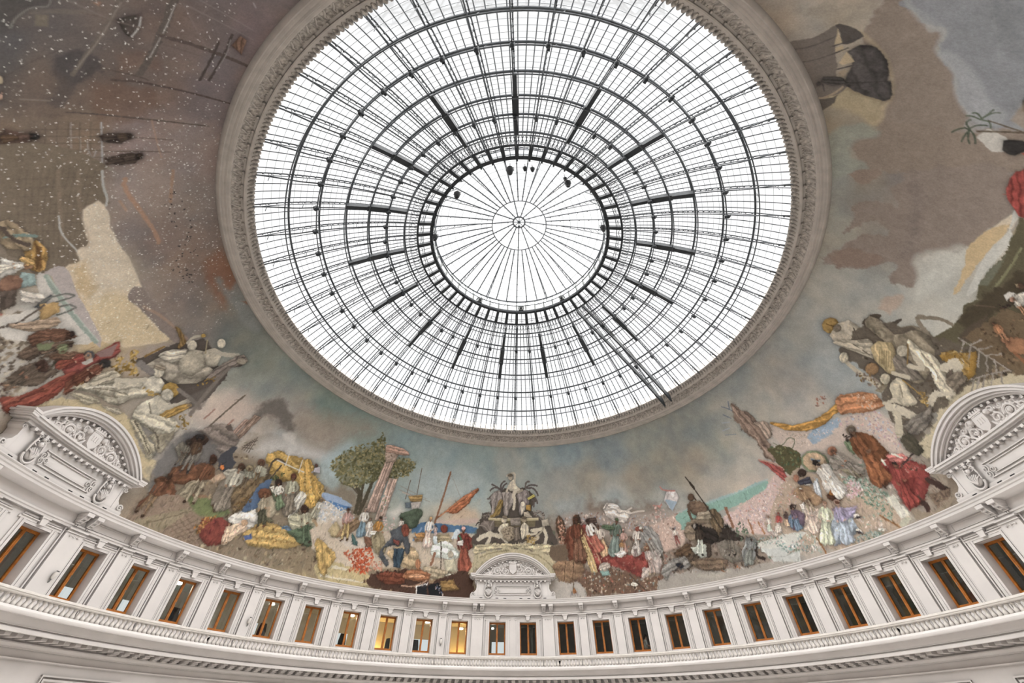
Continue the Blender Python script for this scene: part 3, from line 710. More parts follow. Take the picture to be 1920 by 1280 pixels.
person(26.35,20.75,'person with dark hair and pale grey top in third window right of central pediment',75,M_cloth)

# ---------------------------------------------------------------- light, sky and camera
w=bpy.data.worlds.new('overcast sky'); bpy.context.scene.world=w; w.use_nodes=True; nt=w.node_tree; bg=nt.nodes['Background']
tc=nt.nodes.new('ShaderNodeTexCoord'); gr=nt.nodes.new('ShaderNodeSeparateXYZ'); rp=nt.nodes.new('ShaderNodeValToRGB')
nt.links.new(tc.outputs['Generated'],gr.inputs[0]); nt.links.new(gr.outputs['Z'],rp.inputs['Fac']); nt.links.new(rp.outputs['Color'],bg.inputs['Color'])
rp.color_ramp.elements[0].color=(.90,.94,1,1); rp.color_ramp.elements[1].color=(1,.99,.975,1); rp.color_ramp.elements[1].position=.8
bg.inputs['Strength'].default_value=WORLD
for i,(rx,ry,k) in enumerate(((0,0,1.),)):
    L=bpy.data.lights.new('bright overcast daylight','SUN'); L.energy=SUN*k; L.angle=RAD(130); L.color=(1,.985,.96)
    lo=bpy.data.objects.new('overcast_daylight',L); C.objects.link(lo); lo.location=(0,0,70); lo.rotation_euler=(RAD(rx),RAD(ry),0)
L=bpy.data.lights.new('floor fill light','AREA'); L.shape='DISK'; L.size=16; L.energy=UP; L.color=(1,.985,.96)  # unseen fill light, added to brighten the lower wall from below
lo=bpy.data.objects.new('floor_fill_light',L); C.objects.link(lo); lo.location=(0,0,.6); lo.rotation_euler=(math.pi,0,0)
cam=bpy.data.cameras.new('camera'); co_=bpy.data.objects.new('camera',cam); C.objects.link(co_)
cam.sensor_width=36; cam.lens=751.94/1920*36; cam.clip_end=300; cam.clip_start=.1
from mathutils import Matrix
R_=(0.999721,-0.023591,0.001435); U_=(-0.017542,-0.69997,0.713956); F_=(0.015838,0.713782,0.700189)
co_.matrix_world=Matrix(((R_[0],U_[0],-F_[0],-.88507),(R_[1],U_[1],-F_[1],-15.90753),(R_[2],U_[2],-F_[2],Z0),(0,0,0,1)))
sc=bpy.context.scene; sc.camera=co_
sc.view_settings.view_transform='Standard'; sc.view_settings.look='None'; sc.view_settings.exposure=EXPO; sc.view_settings.gamma=1
cy=sc.cycles; cy.max_bounces=10; cy.diffuse_bounces=6; cy.glossy_bounces=3; cy.transparent_max_bounces=24; cy.transmission_bounces=4
cy.sample_clamp_indirect=6; cy.use_denoising=True

MURAL="""
c 5a5450:-2782 291
c 635a56:-2737 363
c 6b605a:-2773 429
c 705f57:-2810 502
c 756762:-2824 594
c 78696a:-2848 662
c 7b6d6a:-2956 702
c 5f5752:-2644 303
c 665a53:-2642 374
c 6c5c53:-2647 454
c 73635c:-2659 543
c 7d6e6b:-2685 643
c 7c6d69:-2616 709
c 7a6858:-2533 345
c 7b6a5a:-2509 419
c 8b7b78:-2485 514
c 8a7b76:-2462 624
c 7e706d:-2424 714
c 786857:-2416 333
c 776859:-2390 411
c 94857e:-2365 500
c 8d7f78:-2349 567
c 86786f:-2271 663
c 7c6d64:-2176 697
c 85766f:-2244 472
c 7c6d66:-2176 545
c 7f6c60:-2070 634
c 7a5e4f:-1946 683
c 8a7a68:-2294 307
c b0a08a:-2238 414
c b5a388:-2125 405
c aa967c:-2129 347
c 8c7e76:-2028 434
c 81746c:-1960 525
c 7f7266:-1892 614
c 6f6f69:-1786 644
c b0a99f:-2100 255
c b8a078:-1981 345
c 9a8b7e:-1892 416
c 857a71:-1823 514
c 787a70:-1672 608
c 80857a:-1550 600
c 8f9288:-1607 503
c 90938a:-1460 534
c 7c8680:-1408 706
c 76877f:-1125 649
c 788b86:-928 654
c a0968a:-1343 483
c 9a938a:-1210 530
c bfb0a2:-1511 428
c b0a89f:-1403 403
c a8a6a0:-1219 407
c 97938c:-1065 498
c 9fb0b0:-911 435
c 86938c:-833 609
c 8a9c9a:-654 634
c 8fa0a0:-465 649
c 8a9c9b:-205 656
c 9a9f98:-9 639
c 8f9c9a:121 665
c 82949a:315 652
c 9a9a92:293 525
c a09888:409 512
c 98a8a5:-393 506
c a0b0ad:-236 449
c b8a892:-281 372
c 828d8f:590 610
c 8b9089:754 624
c 988f80:684 465
c 8f8c80:831 477
c 858a86:1054 601
c 948c7f:962 461
c a8a296:1040 366
c 9a9a8e:1113 479
c a3a196:1273 503
c b0aa9d:1191 400
c b5aba0:1300 375
c bcae9f:1161 282
c a0a098:774 350
c 9fa4a0:523 398
c 8a8f8c:1405 689
c 97948c:1533 602
c 93958f:1724 614
c a09b92:1547 540
c 9aa09f:1732 499
c 9a9c98:1837 560
c b0a99e:1514 464
c a5a298:1411 527
c a2a096:1951 611
c a6a398:2063 588
c 97958a:2236 684
c 95948a:2422 684
c 938b7c:2570 643
c 9a8c7c:2973 683
c a39a8d:2935 633
c a69a88:2883 574
c a09488:2866 507
c 94928f:2858 454
c 7f8084:2822 410
c 74767b:2820 357
c 7f8084:2697 368
c 8b8e91:2734 423
c 8f9093:2618 383
c 9a9c9e:2651 413
c 948674:2772 497
c 8a7d70:2670 530
c 8a7d70:2666 486
c 87796d:2568 558
c 867b71:2557 481
c a8977c:2654 632
c 9a8b75:2610 684
c 9b8a72:2600 597
c 8f8374:2429 624
c 887c73:2428 535
c 877c74:2447 456
c 8f857b:2477 395
c 8a7f76:2299 517
c 8a7e76:2361 442
c 918577:2386 379
c 8d8378:2326 592
c 938a7d:2212 547
c 979082:2139 610
c 958c80:2212 473
c aaa79c:2169 423
c b0aca0:2256 395
c b5ad9c:2330 375
c b3b1a6:2131 372
c aaa89e:2073 450
c a8a69c:1975 463
c b5b4aa:2060 365
c 8a7a68:96 157
c 9a9186:690 109
c b0a89c:1201 61
c 8a7256:-386 75
c a8966c:-843 72
c 85715c:-1360 79
c 5d543f:2161 251
c 5a5142:2053 214
c a8a096:-2024 156
c 8a7a68:-1838 -1
c 8a7a68:1845 25
p 7f6e59d0 99.1 66.1:-1523 52 -1506 190 -1399 319 -1233 423 -889 395 -693 309 -613 51 -1074 25 -1364 30
d 420 19.3 6d5a44,8f7c62,a08a68,57483a,9a9078,b0a080:-1505 74 -1481 184 -1387 305 -1112 408 -859 335 -747 51 -1078 32 -1368 36
d 160 22.8 a89a80,8a7a60,c0b49c,7d6a50:-800 199 -216 284 -193 47 -608 32 -747 51
p 7d6b5dd0 90.9 75.8:230 381 517 375 781 303 839 205 1121 136 1090 36 668 33 233 38
d 460 23.8 6d5648,8d7462,a89484,54443a,9a6a58,b8a898:241 356 485 356 765 263 716 46 257 43
d 260 20.7 5d4d40,7d6d5c,9a8a78,4a3e34:728 227 1112 120 1072 40 694 49
p 97867790 67.4 56.1:1188 252 1581 294 1689 196 1691 53 1542 30 1296 28 1093 44
d 420 17.5 a89484,c0b0a0,8a7668,b89a90,7d8a7a,d0c4b4:1188 252 1441 288 1653 199 1616 40 1300 35 1097 52
d 200 16.7 5d5040,7d6a54,443a30,8a7a60:1848 202 2173 237 2040 159 1983 205
d 200 17.9 6d6050,8a7a64,b0a490,54483c:-2197 216 -2114 239 -1949 219 -1978 162 -1986 97
p 47444290 19.5 6.5:-2782 291 -2793 345 -2777 339 -2761 319 -2737 308 -2731 298
p 4a4646c0 16.1 16.1:-2664 372 -2697 383 -2707 412 -2688 439 -2664 439 -2644 413 -2597 404 -2586 381 -2604 370 -2631 384
p 7a5a4870 32.6 23.3:-2633 438 -2645 498 -2602 549 -2550 510 -2564 453
p 80604e60 26.6 17.7:-2702 455 -2729 515 -2687 538 -2668 472
p 8c786860 34.4 14.8:-2709 544 -2736 595 -2697 628 -2678 564
p 6a5a5060 27.4 15.7:-2653 320 -2643 393 -2584 417 -2571 358 -2592 317
s 8a857fb0 4.0 1.3:-2737 308 -2761 317 -2776 331 -2782 347 -2793 348
s 756a6080 13.9 4.9:-2768 330 -2775 359 -2782 396
p 85775f80 6.9 1.4:-2764 335 -2767 351 -2745 354 -2744 338
s 6d6259 13.4 3.1:-2820 435 -2744 428 -2696 414 -2655 401
s 8d8379 3.1 1.6:-2815 438 -2747 430 -2702 417 -2666 404
s 605750 24.6 4.4:-2853 510 -2782 516 -2715 514 -2670 506
s 9a948f 4.8 1.7:-2845 515 -2777 519 -2711 513
m 4c443f 3.2 1.6:-2780 443 -2796 463 -2797 473 -2766 478 -2751 467 -2770 450
s a9a6a2 5.4 1.7:-2796 475 -2771 478 -2752 473
s 5c5049 12.9 4.0:-2767 520 -2762 618 -2751 711
s 564a43 7.5 3.0:-2648 462 -2645 541 -2622 704
s 5d5148 5.5 2.5:-2573 397 -2549 561 -2541 663
s 5d5148 4.5 2.2:-2673 441 -2660 510 -2655 520
s 6b5d55 3.6 1.6:-2781 389 -2777 434 -2771 522
s 8d858080 2.2 1.1:-2798 368 -2777 434
s 8d858080 2.3 1.4:-2851 527 -2761 608
s 8d8580a0 3.3 1.4:-2850 532 -2831 677
s 8d8580a0 3.3 1.4:-2872 547 -2855 665
s 8d858080 2.2 1.3:-2887 570 -2830 561
s 5f544d80 2.8 1.4:-2749 517 -2742 598
s 7b6e66a0 3.8 1.4:-2722 538 -2648 557
s 7b6e66a0 3.9 1.5:-2725 572 -2726 587
m 7b5d4b 3.1 3.1:-2795 645 -2827 649 -2823 665 -2779 672
s 4f4641 10.3 2.6:-2822 633 -2760 641 -2683 635
s 4f4641 9.1 2.5:-2790 619 -2739 621 -2677 617
s aaa6a2 2.6 1.5:-2807 637 -2761 644 -2713 640
s aaa6a2 2.9 1.4:-2920 630 -2912 640
s 4f464180 3.6 2.2:-2644 303 -2673 336 -2705 378
s 60564e80 4.4 2.2:-2633 324 -2593 324
s 8a817880 5.4 2.3:-2605 330 -2599 371
s a7a7a5 5.3 1.9:-2545 454 -2484 456 -2439 455
s a7a7a5a0 3.5 1.8:-2548 404 -2489 404
s a7a7a5a0 3.6 1.8:-2514 406 -2506 419 -2464 417
s a7a7a5a0 4.7 1.9:-2501 431 -2477 433 -2459 440 -2475 445
h 5f5245 2.2 6 5:-2555 348 -2545 454 -2421 455 -2451 340
m 4d4038 3.9 3.9:-2514 457 -2516 483 -2509 510 -2496 503 -2489 484 -2501 457
s 4d4038a0 3.2 1.6:-2503 511 -2492 591
s 4d4038a0 3.7 1.6:-2471 460 -2455 590
m 4d4038 4.1 4.1:-2451 464 -2458 489 -2458 519 -2453 530 -2442 525 -2429 509 -2435 476
m 46382f 2.1 1:-2449 533 -2444 532 -2441 528 -2443 524 -2448 522 -2453 522 -2458 524 -2458 528 -2455 532
s 8e8578 10.6 2.4:-2479 387 -2435 456 -2421 470
m 5b463c 3.9 3.2:-2538 300 -2543 317 -2531 337 -2511 338 -2504 316 -2514 298
m 2f2c2a 2.0 1:-2522 356 -2519 353 -2519 347 -2523 341 -2528 337 -2532 338 -2533 343 -2531 349 -2527 355
m 4d4a45 4.1 3.3:-2502 304 -2502 327 -2473 349 -2471 332 -2481 302
p 9a6a4c90 5.9 3.4:-2507 341 -2500 361 -2481 353 -2489 344
p b07a5a80 4.4 2.9:-2803 400 -2809 412 -2798 411
m b08a78 2.2 1:-2613 307 -2608 306 -2606 305 -2607 303 -2611 302 -2616 302 -2620 303 -2621 305 -2618 306
m a8957a 2.8 1:-2643 307 -2639 307 -2636 305 -2637 303 -2641 301 -2646 301 -2650 302 -2651 304 -2648 306
s b0897080 6.4 3.2:-2550 545 -2513 554 -2440 571
p 766857 3.9 3.0:-2520 299 -2443 454 -2421 455 -2378 453 -2346 458 -2326 450 -2328 404 -2239 398 -2234 378 -2198 370 -2207 294 -2245 282 -2326 262
h 5c4f4380 2.4 9 12:-2460 309 -2428 455 -2205 378 -2272 273
s 857562a0 14.3 4.8:-2440 379 -2343 368 -2268 356
s 857562a0 12.7 4.9:-2431 413 -2329 402
s a9a8a3 8.8 2.6:-2421 454 -2378 453 -2343 456 -2325 451
s a9a8a3 6.1 2.5:-2330 363 -2282 359 -2233 372 -2208 373
p c8b89f 8.0 4.6:-2330 407 -2326 450 -2262 450 -2200 457 -2132 466 -2036 465 -2015 464 -2047 428 -1959 441 -1842 443 -1963 321 -2072 335 -2151 340 -2200 341 -2198 370 -2231 374 -2236 403
p c7ab7470 48.6 18.2:-2082 340 -2077 407 -2020 431 -1920 442 -1834 451 -1963 321 -2136 338
p b8966080 32.7 10.9:-2196 348 -2192 380 -2102 372 -2089 342
p 85776f 9.3 5.3:-2047 428 -2054 461 -2018 469 -1862 486 -1795 491 -1829 457 -1959 441
p a99e99 4.3 2.2:-2205 286 -2201 339 -2136 338 -2026 333 -1963 321 -1976 308 -2133 308 -2197 308
p c0bab0 4.0 3.0:-2205 286 -2202 302 -2128 303 -1976 308 -2029 254 -2075 208 -2123 181 -2158 199 -2146 231 -2140 267
s 8d9a8e 18.2 3.2:-2197 303 -2126 305 -1971 312
s b4bcb0 3.2 1.6:-2196 305 -2123 310 -1967 317
s b08468c0 17.3 6.9:-2389 496 -2354 496 -2281 519 -2207 538 -2169 540
s a97f63a0 13.1 6.0:-2395 597 -2295 587
s b08a70a0 9.9 4.4:-2327 480 -2296 489
s b08a7090 13.7 8.2:-1988 446 -1908 475 -1809 489
p 8a5d45b0 45.5 38.0:-2053 645 -2048 699 -1921 701 -1845 640 -1792 637 -1862 620 -1982 627
p 7d7f7bd0 32.0 32.0:-1954 651 -1892 666 -1893 702 -1746 705 -1670 670 -1753 648 -1866 648
p 8a5d45c0 11.4 8.1:-1824 683 -1815 703 -1790 698
d 46 8.5 3f3a38:-2336 566 -2318 626 -2073 628 -1970 591 -2035 543 -2163 596 -2293 562
d 12 8.2 3f3a38:-2078 542 -2016 590 -1983 572 -2022 546
m a88146 2.4 1.4:-2286 297 -2282 318 -2244 320 -2212 298 -2243 284
s 6d4a28 4.3 1.4:-2284 309 -2250 308 -2219 290
h 5d4126 2.9 1 6:-2279 309 -2267 318 -2214 301 -2224 291
m 8d7a60 4.4 3.6:-2360 271 -2343 293 -2293 309 -2277 288 -2315 259
s 6f857d 11.7 2.7:-2323 268 -2317 290 -2300 316
s 54483f 13.4 3.6:-2346 268 -2307 283 -2285 299
m c9c4b8 3.6 1.8:-2286 250 -2255 272 -2234 260 -2239 233
m b5855f 2.8 1:-2238 293 -2231 288 -2231 281 -2236 275 -2246 273 -2254 275 -2258 282 -2255 289 -2247 294
m c9a060 2.8 1:-2238 294 -2237 289 -2242 283 -2251 277 -2259 276 -2264 279 -2262 285 -2254 291 -2245 295
m 8fa5a1 3.8 1.9:-2233 266 -2213 286 -2187 279 -2198 253
m 7d5b48 3.7 2.8:-2236 232 -2230 256 -2214 263 -2198 248 -2211 222
m 54483f 3.7 2.8:-2213 223 -2198 248 -2168 233 -2169 204
m b5ada1 3.9 2.0:-2192 251 -2159 284 -2135 279 -2165 242
m 4d4f52 3.0 2.0:-2142 255 -2149 293 -2142 295 -2129 260
s 6d6d66 7.3 2.1:-2140 267 -2141 295 -2128 323 -2117 324 -2125 294
s 6d6d66 7.3 2.1:-2110 235 -2111 288 -2096 316 -2086 313 -2093 282
m b08d58 4.1 3.1:-2140 267 -2122 295 -2096 290 -2098 248
s 5d5248 8.7 2.9:-2137 188 -2127 229 -2132 272
m 97806a 4.0 3.0:-2135 202 -2109 240 -2087 280 -2070 269 -2084 230
p 9a2f2890 3.7 1.8:-2169 204 -2162 208 -2159 202
m 6b4a38 4.2 3.2:-2084 216 -2062 268 -2028 284 -2015 283 -2037 246
m 3a2c28 2.2 1:-2023 288 -2020 285 -2021 280 -2026 277 -2032 276 -2036 278 -2037 282 -2034 287 -2029 289
d 620 5.1 e4e0d8,d4cfc6,c0bab2:-2530 300 -2526 441 -2480 653 -2176 697 -2047 679 -1898 574 -1991 528 -2131 469 -1979 310 -2123 344 -2232 302 -2382 277
d 480 5.2 e4dccb,d8d0be,cfc4ac:-2330 407 -2326 450 -2200 457 -2015 464 -1842 443 -1963 321 -2151 340
d 420 5.3 bfb6ac,a79c94:-2419 462 -2384 707 -2039 693 -1805 689 -1771 514 -2011 463 -2200 457
d 620 4.7 e4e0d8,ccc7be,b4aea6:-2782 291 -2911 606 -2567 701 -2385 690 -2465 292
p c0ad86 4.8 7.3:-1931 117 -1925 154 -1885 189 -1809 223 -1729 242 -1669 218 -1597 183 -1564 196 -1552 167 -1560 139 -1717 206 -1859 163 -1920 121
m 5b4a3c 5.2 5.2:-2062 182 -2060 214 -2033 250 -2002 276 -2011 244 -2027 211 -2035 186
p 6f7654 4.2 4.2:-2056 218 -2033 250 -2023 232 -2038 214
m 5d4f42 5.1 4.1:-2029 148 -2018 193 -1978 212 -1964 203 -1973 159 -2022 138
m 4b352b 2.6 1:-1989 208 -1984 201 -1986 193 -1995 188 -2006 188 -2014 193 -2016 201 -2011 208 -2000 211
m 7a5f4a 3.9 3.9:-2022 124 -2018 138 -1991 144 -2002 125
m 664b3a 4.4 4.4:-2014 227 -1992 258 -1956 277 -1965 255 -1988 224
m 84423a 4.6 4.6:-1982 230 -1960 259 -1942 296 -1931 354 -1899 321 -1920 276 -1922 229 -1957 221
p 8a6b66 4.8 3.6:-1942 296 -1929 349 -1907 318 -1925 297
m 55565a 2.3 1:-1942 291 -1936 285 -1938 278 -1944 274 -1954 274 -1961 278 -1963 285 -1959 291 -1951 293
m b88f72 2.3 1:-1941 282 -1938 277 -1941 273 -1947 271 -1954 274 -1958 279 -1958 284 -1954 287 -1947 287
p b0aaa0 3.5 2.3:-1946 258 -1939 284 -1927 280 -1931 262
m 7a3d30 4.1 3.1:-1984 98 -1999 112 -1968 143 -1945 223 -1925 231 -1916 170 -1931 132 -1947 106 -1966 93
s 94523f 5.1 3.1:-1981 111 -1952 151 -1942 208
s 5d2c24 4.1 3.1:-1969 102 -1937 147 -1928 202
s 5d2c24 4.1 3.1:-1968 128 -1943 173
m 6d4030 3.5 2.9:-1927 225 -1916 266 -1896 298 -1890 279 -1892 222 -1906 190
m 33302f 2.4 1:-1889 306 -1886 300 -1889 292 -1898 286 -1908 285 -1914 289 -1915 297 -1908 304 -1898 308
m b58c72 2.4 1:-1886 275 -1883 271 -1883 266 -1887 264 -1893 265 -1898 268 -1900 273 -1898 276 -1892 277
m b58c72 2.3 1:-1893 248 -1889 244 -1890 240 -1894 238 -1900 239 -1905 242 -1907 246 -1904 250 -1899 250
m a87d4a 2.3 1:-1889 233 -1886 229 -1887 224 -1892 222 -1899 222 -1904 225 -1905 230 -1901 234 -1895 235
d 90 14.0 a8843f,8b6a2c,c2a05a,6d5526:-1886 302 -1897 327 -1870 342 -1889 368 -1868 372 -1840 343 -1807 334 -1841 300
p 564d46 5.8 8.7:-1841 352 -1842 373 -1827 434 -1800 485 -1752 532 -1654 503 -1595 506 -1586 378 -1648 336 -1743 360
s 7d7671 20.0 3.3:-1835 352 -1776 360
s 8a6a3a 10.8 4.1:-1843 377 -1832 429
m 978d7d 4.3 3.6:-1819 367 -1797 439 -1769 476 -1713 490 -1639 472 -1673 404 -1735 372 -1802 365
m b5ac99 3.6 2.8:-1821 410 -1793 454 -1767 466 -1755 440 -1784 409
m aaa08c 3.7 3.0:-1760 448 -1757 488 -1711 499 -1678 458 -1699 423 -1738 420
m b0a692 3.9 3.1:-1728 509 -1699 541 -1666 531 -1656 494 -1694 488
m b5ac98 2.9 1:-1760 496 -1757 486 -1762 478 -1774 475 -1786 479 -1794 487 -1794 497 -1785 503 -1772 503
m b5ac98 3.2 1:-1700 568 -1694 558 -1697 550 -1708 545 -1721 548 -1730 555 -1732 564 -1725 571 -1713 573
s b3aa97 27.3 4.8:-1697 530 -1661 549 -1630 573
m 7d7168 4.9 4.1:-1646 466 -1633 553 -1627 571 -1605 590 -1577 572 -1612 518 -1608 471
m 8d8272 4.2 1:-1584 580 -1579 572 -1584 563 -1594 556 -1606 556 -1615 561 -1615 570 -1607 578 -1595 582
s a0916f 6.1 3.1:-1758 533 -1719 504
d 14 10.9 a8843f,8b6a2c:-1640 452 -1613 486 -1597 474 -1642 422
m a59c88 3.0 3.0:-1906 211 -1882 248 -1862 298 -1832 294 -1791 307 -1766 272 -1791 240 -1844 233 -1883 216
m b0a793 3.3 3.3:-1839 283 -1808 318 -1777 343 -1736 355 -1718 332 -1758 283 -1786 253
m c0b8a5 3.4 2.7:-1782 334 -1756 369 -1721 356 -1718 332 -1746 322
m a59b86 2.4 2.4:-1882 248 -1882 281 -1857 303 -1835 296 -1853 262 -1867 238
s 6b6252 4.9 3.7:-1864 240 -1819 265 -1779 281
s 6b6252 4.9 3.7:-1834 241 -1795 260
s d0c8b6 6.0 4.8:-1879 228 -1852 254 -1826 274
m b5ac98 2.8 1:-1758 383 -1753 372 -1757 362 -1769 360 -1783 364 -1792 374 -1793 385 -1785 392 -1771 391
m 7d7161 3.4 1:-1764 394 -1764 388 -1773 381 -1785 376 -1796 376 -1799 380 -1795 386 -1784 393 -1772 396
s b8af9b 23.2 3.9:-1781 338 -1807 309 -1837 289
m a0967f 2.9 2.3:-1896 197 -1872 216 -1827 228 -1826 219 -1844 202 -1870 200
m 9a917f 2.5 1.9:-1809 223 -1770 241 -1747 239 -1758 227
m a9853f 3.6 1:-1674 378 -1666 365 -1672 350 -1688 342 -1707 343 -1721 353 -1723 367 -1712 380 -1692 384
d 20 12.3 a8843f,c2a05a:-1771 318 -1727 330 -1689 338 -1733 316
m b8b09c 3.4 2.7:-1726 262 -1725 302 -1698 332 -1655 321 -1648 291 -1671 267 -1705 254
s 6b6252 4.7 3.4:-1713 301 -1683 282
m b5ad9b 2.8 1:-1676 358 -1669 348 -1673 337 -1685 332 -1699 333 -1710 341 -1711 352 -1704 361 -1689 363
s bab19d 30.1 4.3:-1684 316 -1645 333 -1622 376
m 9d7a3e 2.9 2.2:-1645 278 -1655 311 -1609 371 -1604 351 -1628 304
m b3aa95 4.1 4.1:-1720 248 -1705 268 -1648 296 -1598 308 -1575 293 -1584 258 -1617 248 -1652 246
m a1977f 4.0 4.0:-1714 243 -1674 241 -1634 229 -1600 222 -1580 197 -1592 184 -1638 209 -1687 224
m 8d836f 4.2 4.2:-1633 239 -1586 271 -1588 294 -1568 249 -1572 210 -1606 227
s 5a5245 6.0 4.0:-1702 242 -1644 223 -1593 194
s 5a5245 6.2 4.1:-1652 250 -1611 243 -1584 221
s d0c8b4 6.2 4.1:-1696 260 -1635 265 -1592 287
d 26 13.2 a8843f,8b6a2c,6b5a34:-1608 322 -1579 351 -1553 306 -1588 294
s 7a716a 19.3 6.0:-1678 378 -1615 381 -1572 377
p 6d655e90 12.3 7.7:-1629 371 -1616 424 -1597 474 -1579 428 -1572 366
p cdb3a0a0 97.2 24.3:-1557 376 -1473 507 -1392 467 -1436 384 -1539 360
p 9b8c7cb0 109.0 59.5:-1262 521 -1112 615 -860 665 -895 594 -1074 470 -1155 483
p 6c655ee0 36.1 40.6:-1376 459 -1382 527 -1321 564 -1277 545 -1208 494 -1246 487 -1298 496 -1358 469
p c4c2bec0 72.9 45.6:-1322 358 -1249 427 -1074 470 -952 457 -1102 412 -1251 348
p d0cac0a0 27.5 27.5:-1256 459 -1187 486 -1164 449 -1210 446
p a0b6bab0 58.8 29.4:-1010 459 -911 557 -876 422 -931 348 -1002 381
s 6f6254 10.4 3.2:-1502 325 -1477 495
s 6f625490 4.2 2.5:-1494 463 -1473 482
m a08272 4.1 3.3:-1416 363 -1407 435 -1391 439 -1396 363
m 8d7565 4.2 3.4:-1394 354 -1388 464 -1358 469 -1373 365
s a0796a 9.3 3.1:-1532 360 -1527 401
s a0796a 13.0 4.1:-1449 372 -1442 409
m 7b6f66 6.3 6.3:-1516 327 -1460 382 -1413 381 -1367 352 -1395 301 -1481 317
p 5f534b 4.1 2.4:-1449 377 -1439 394 -1413 381 -1430 372
h 54483f 4.2 4 3:-1349 345 -1335 373 -1312 413 -1300 347
p 6b6866e0 36.1 28.9:-1526 117 -1571 193 -1561 253 -1539 314 -1467 314 -1393 292 -1390 254 -1404 219 -1477 204 -1510 153 -1512 111
p 5b5a5cb0 22.4 22.4:-1548 289 -1510 321 -1476 299 -1493 251
p 46474c 8.0 8.0:-1393 292 -1371 342 -1355 342 -1355 310 -1324 294 -1345 255 -1376 265
m d97a3a 3.1 1:-1353 267 -1352 262 -1354 259 -1358 257 -1364 259 -1367 264 -1367 268 -1363 271 -1358 270
p d8b090a0 7.8 4.7:-1383 219 -1345 255 -1305 263 -1356 212
m 4b382d 3.7 3.0:-1509 262 -1515 303 -1481 322 -1465 306 -1476 275 -1467 241 -1489 235
m 35302e 3.0 1:-1484 316 -1482 309 -1487 302 -1497 298 -1507 299 -1512 305 -1511 312 -1503 318 -1492 319
m 6a6458 4.3 3.6:-1544 252 -1525 272 -1493 251 -1497 226 -1526 234
m 3c332c 3.0 1:-1510 283 -1507 278 -1509 273 -1515 271 -1522 273 -1527 278 -1527 283 -1523 287 -1516 287
p e0a07080 5.8 4.4:-1517 244 -1504 250 -1496 236
m 6d675e 4.4 3.7:-1489 235 -1484 271 -1454 276 -1451 235 -1468 217
m 5e3f2c 3.8 3.0:-1448 231 -1418 255 -1380 249 -1375 223 -1411 207
m 4b3226 3.1 1:-1394 278 -1392 268 -1397 261 -1407 260 -1417 266 -1423 275 -1422 284 -1414 288 -1403 286
s 6f4c36 21.3 3.8:-1384 247 -1375 223 -1404 219
m 6b4630 4.3 3.6:-1489 211 -1451 235 -1416 214 -1417 195 -1454 165 -1502 161
m 6f4832 4.0 3.4:-1526 150 -1494 165 -1458 151 -1443 127 -1480 124 -1487 97 -1492 75 -1496 46 -1523 63 -1518 96 -1507 133
m 553826 3.4 2.7:-1530 148 -1514 164 -1494 165 -1491 149 -1512 139
s 553826 12.0 5.4:-1500 136 -1501 115 -1504 90
m 8d8069 4.3 3.6:-1441 124 -1425 191 -1397 203 -1396 168 -1406 142 -1418 87 -1435 85
m 8d8069 4.3 3.6:-1429 133 -1405 160 -1382 117 -1406 104
m 5a4030 3.2 2.6:-1521 60 -1508 89 -1484 82 -1493 48 -1509 46
m 4a3326 5.4 1:-1430 91 -1431 83 -1441 75 -1457 70 -1470 72 -1474 78 -1469 86 -1455 93 -1440 95
p 8a7562 4.1 3.5:-1525 32 -1466 130 -1363 124 -1317 102 -1318 60 -1277 40 -1332 23 -1443 27
h 6d5a4a 3.5 6 4:-1426 41 -1363 111 -1271 45 -1317 28
p 8f8066 3.4 2.0:-1516 32 -1378 118 -1363 118 -1425 27
s 6d5f4b 4.1 2.0:-1475 35 -1366 114
p 6d7a4ae0 11.9 13.4:-1398 145 -1359 161 -1284 157 -1246 148 -1297 117 -1370 121
p 8a6a52 5.9 4.4:-1402 157 -1356 171 -1343 167 -1380 148
m 7d7264 4.7 3.9:-1327 159 -1328 233 -1296 252 -1258 214 -1251 188 -1289 165
m a8a291 4.0 3.2:-1344 261 -1299 285 -1267 274 -1294 248 -1322 241
s b08a70 13.2 3.3:-1271 272 -1228 269
m b0a48f 4.0 3.2:-1307 213 -1291 244 -1263 221 -1277 202
m 5a4030 3.3 1:-1288 300 -1286 292 -1290 285 -1300 283 -1309 286 -1315 293 -1314 301 -1307 306 -1297 306
s 54402f 13.6 3.8:-1311 152 -1297 139
m 8d8a78 5.0 4.2:-1286 291 -1265 311 -1237 281 -1254 264
m 8a7a5c 3.3 1:-1258 307 -1256 300 -1261 294 -1270 291 -1280 294 -1285 300 -1283 307 -1275 312 -1265 312
m a4a08c 4.2 3.4:-1244 299 -1228 327 -1202 316 -1203 284 -1237 281
m 6b4a38 3.4 1:-1229 343 -1227 334 -1232 327 -1241 325 -1252 328 -1257 336 -1256 344 -1248 349 -1238 349
m 6d5a40 6.5 6.5:-1283 233 -1231 273 -1185 302 -1195 237 -1214 182 -1240 155
m b08d4a 5.4 16.3:-1237 355 -1229 386 -1163 404 -1069 413 -1013 377 -937 335 -950 288 -1012 300 -1080 320 -1146 307 -1198 328
m c49a4e 5.5 12.9:-1089 383 -1058 417 -1007 368 -949 310 -959 258 -993 254 -1044 311
d 90 12.8 8a6a34,c4a25c,d0b070:-1223 361 -1160 399 -1041 412 -942 333 -962 263 -1070 324
s 54483c 13.2 3.5:-1196 308 -1198 372 -1151 369
s 54483c 10.5 3.5:-1175 296 -1163 359
s c7c4ba 7.3 2.7:-1190 370 -1061 371
s c7c4ba 6.3 2.7:-1161 410 -1148 365
s c7c4ba 6.5 2.8:-1094 409 -1082 363
d 26 14.0 3d4630,56603c:-1177 316 -1133 344 -1135 300 -1175 296
p 4f6585 6.6 6.6:-1207 170 -1198 276 -1162 285 -1167 194 -1213 164
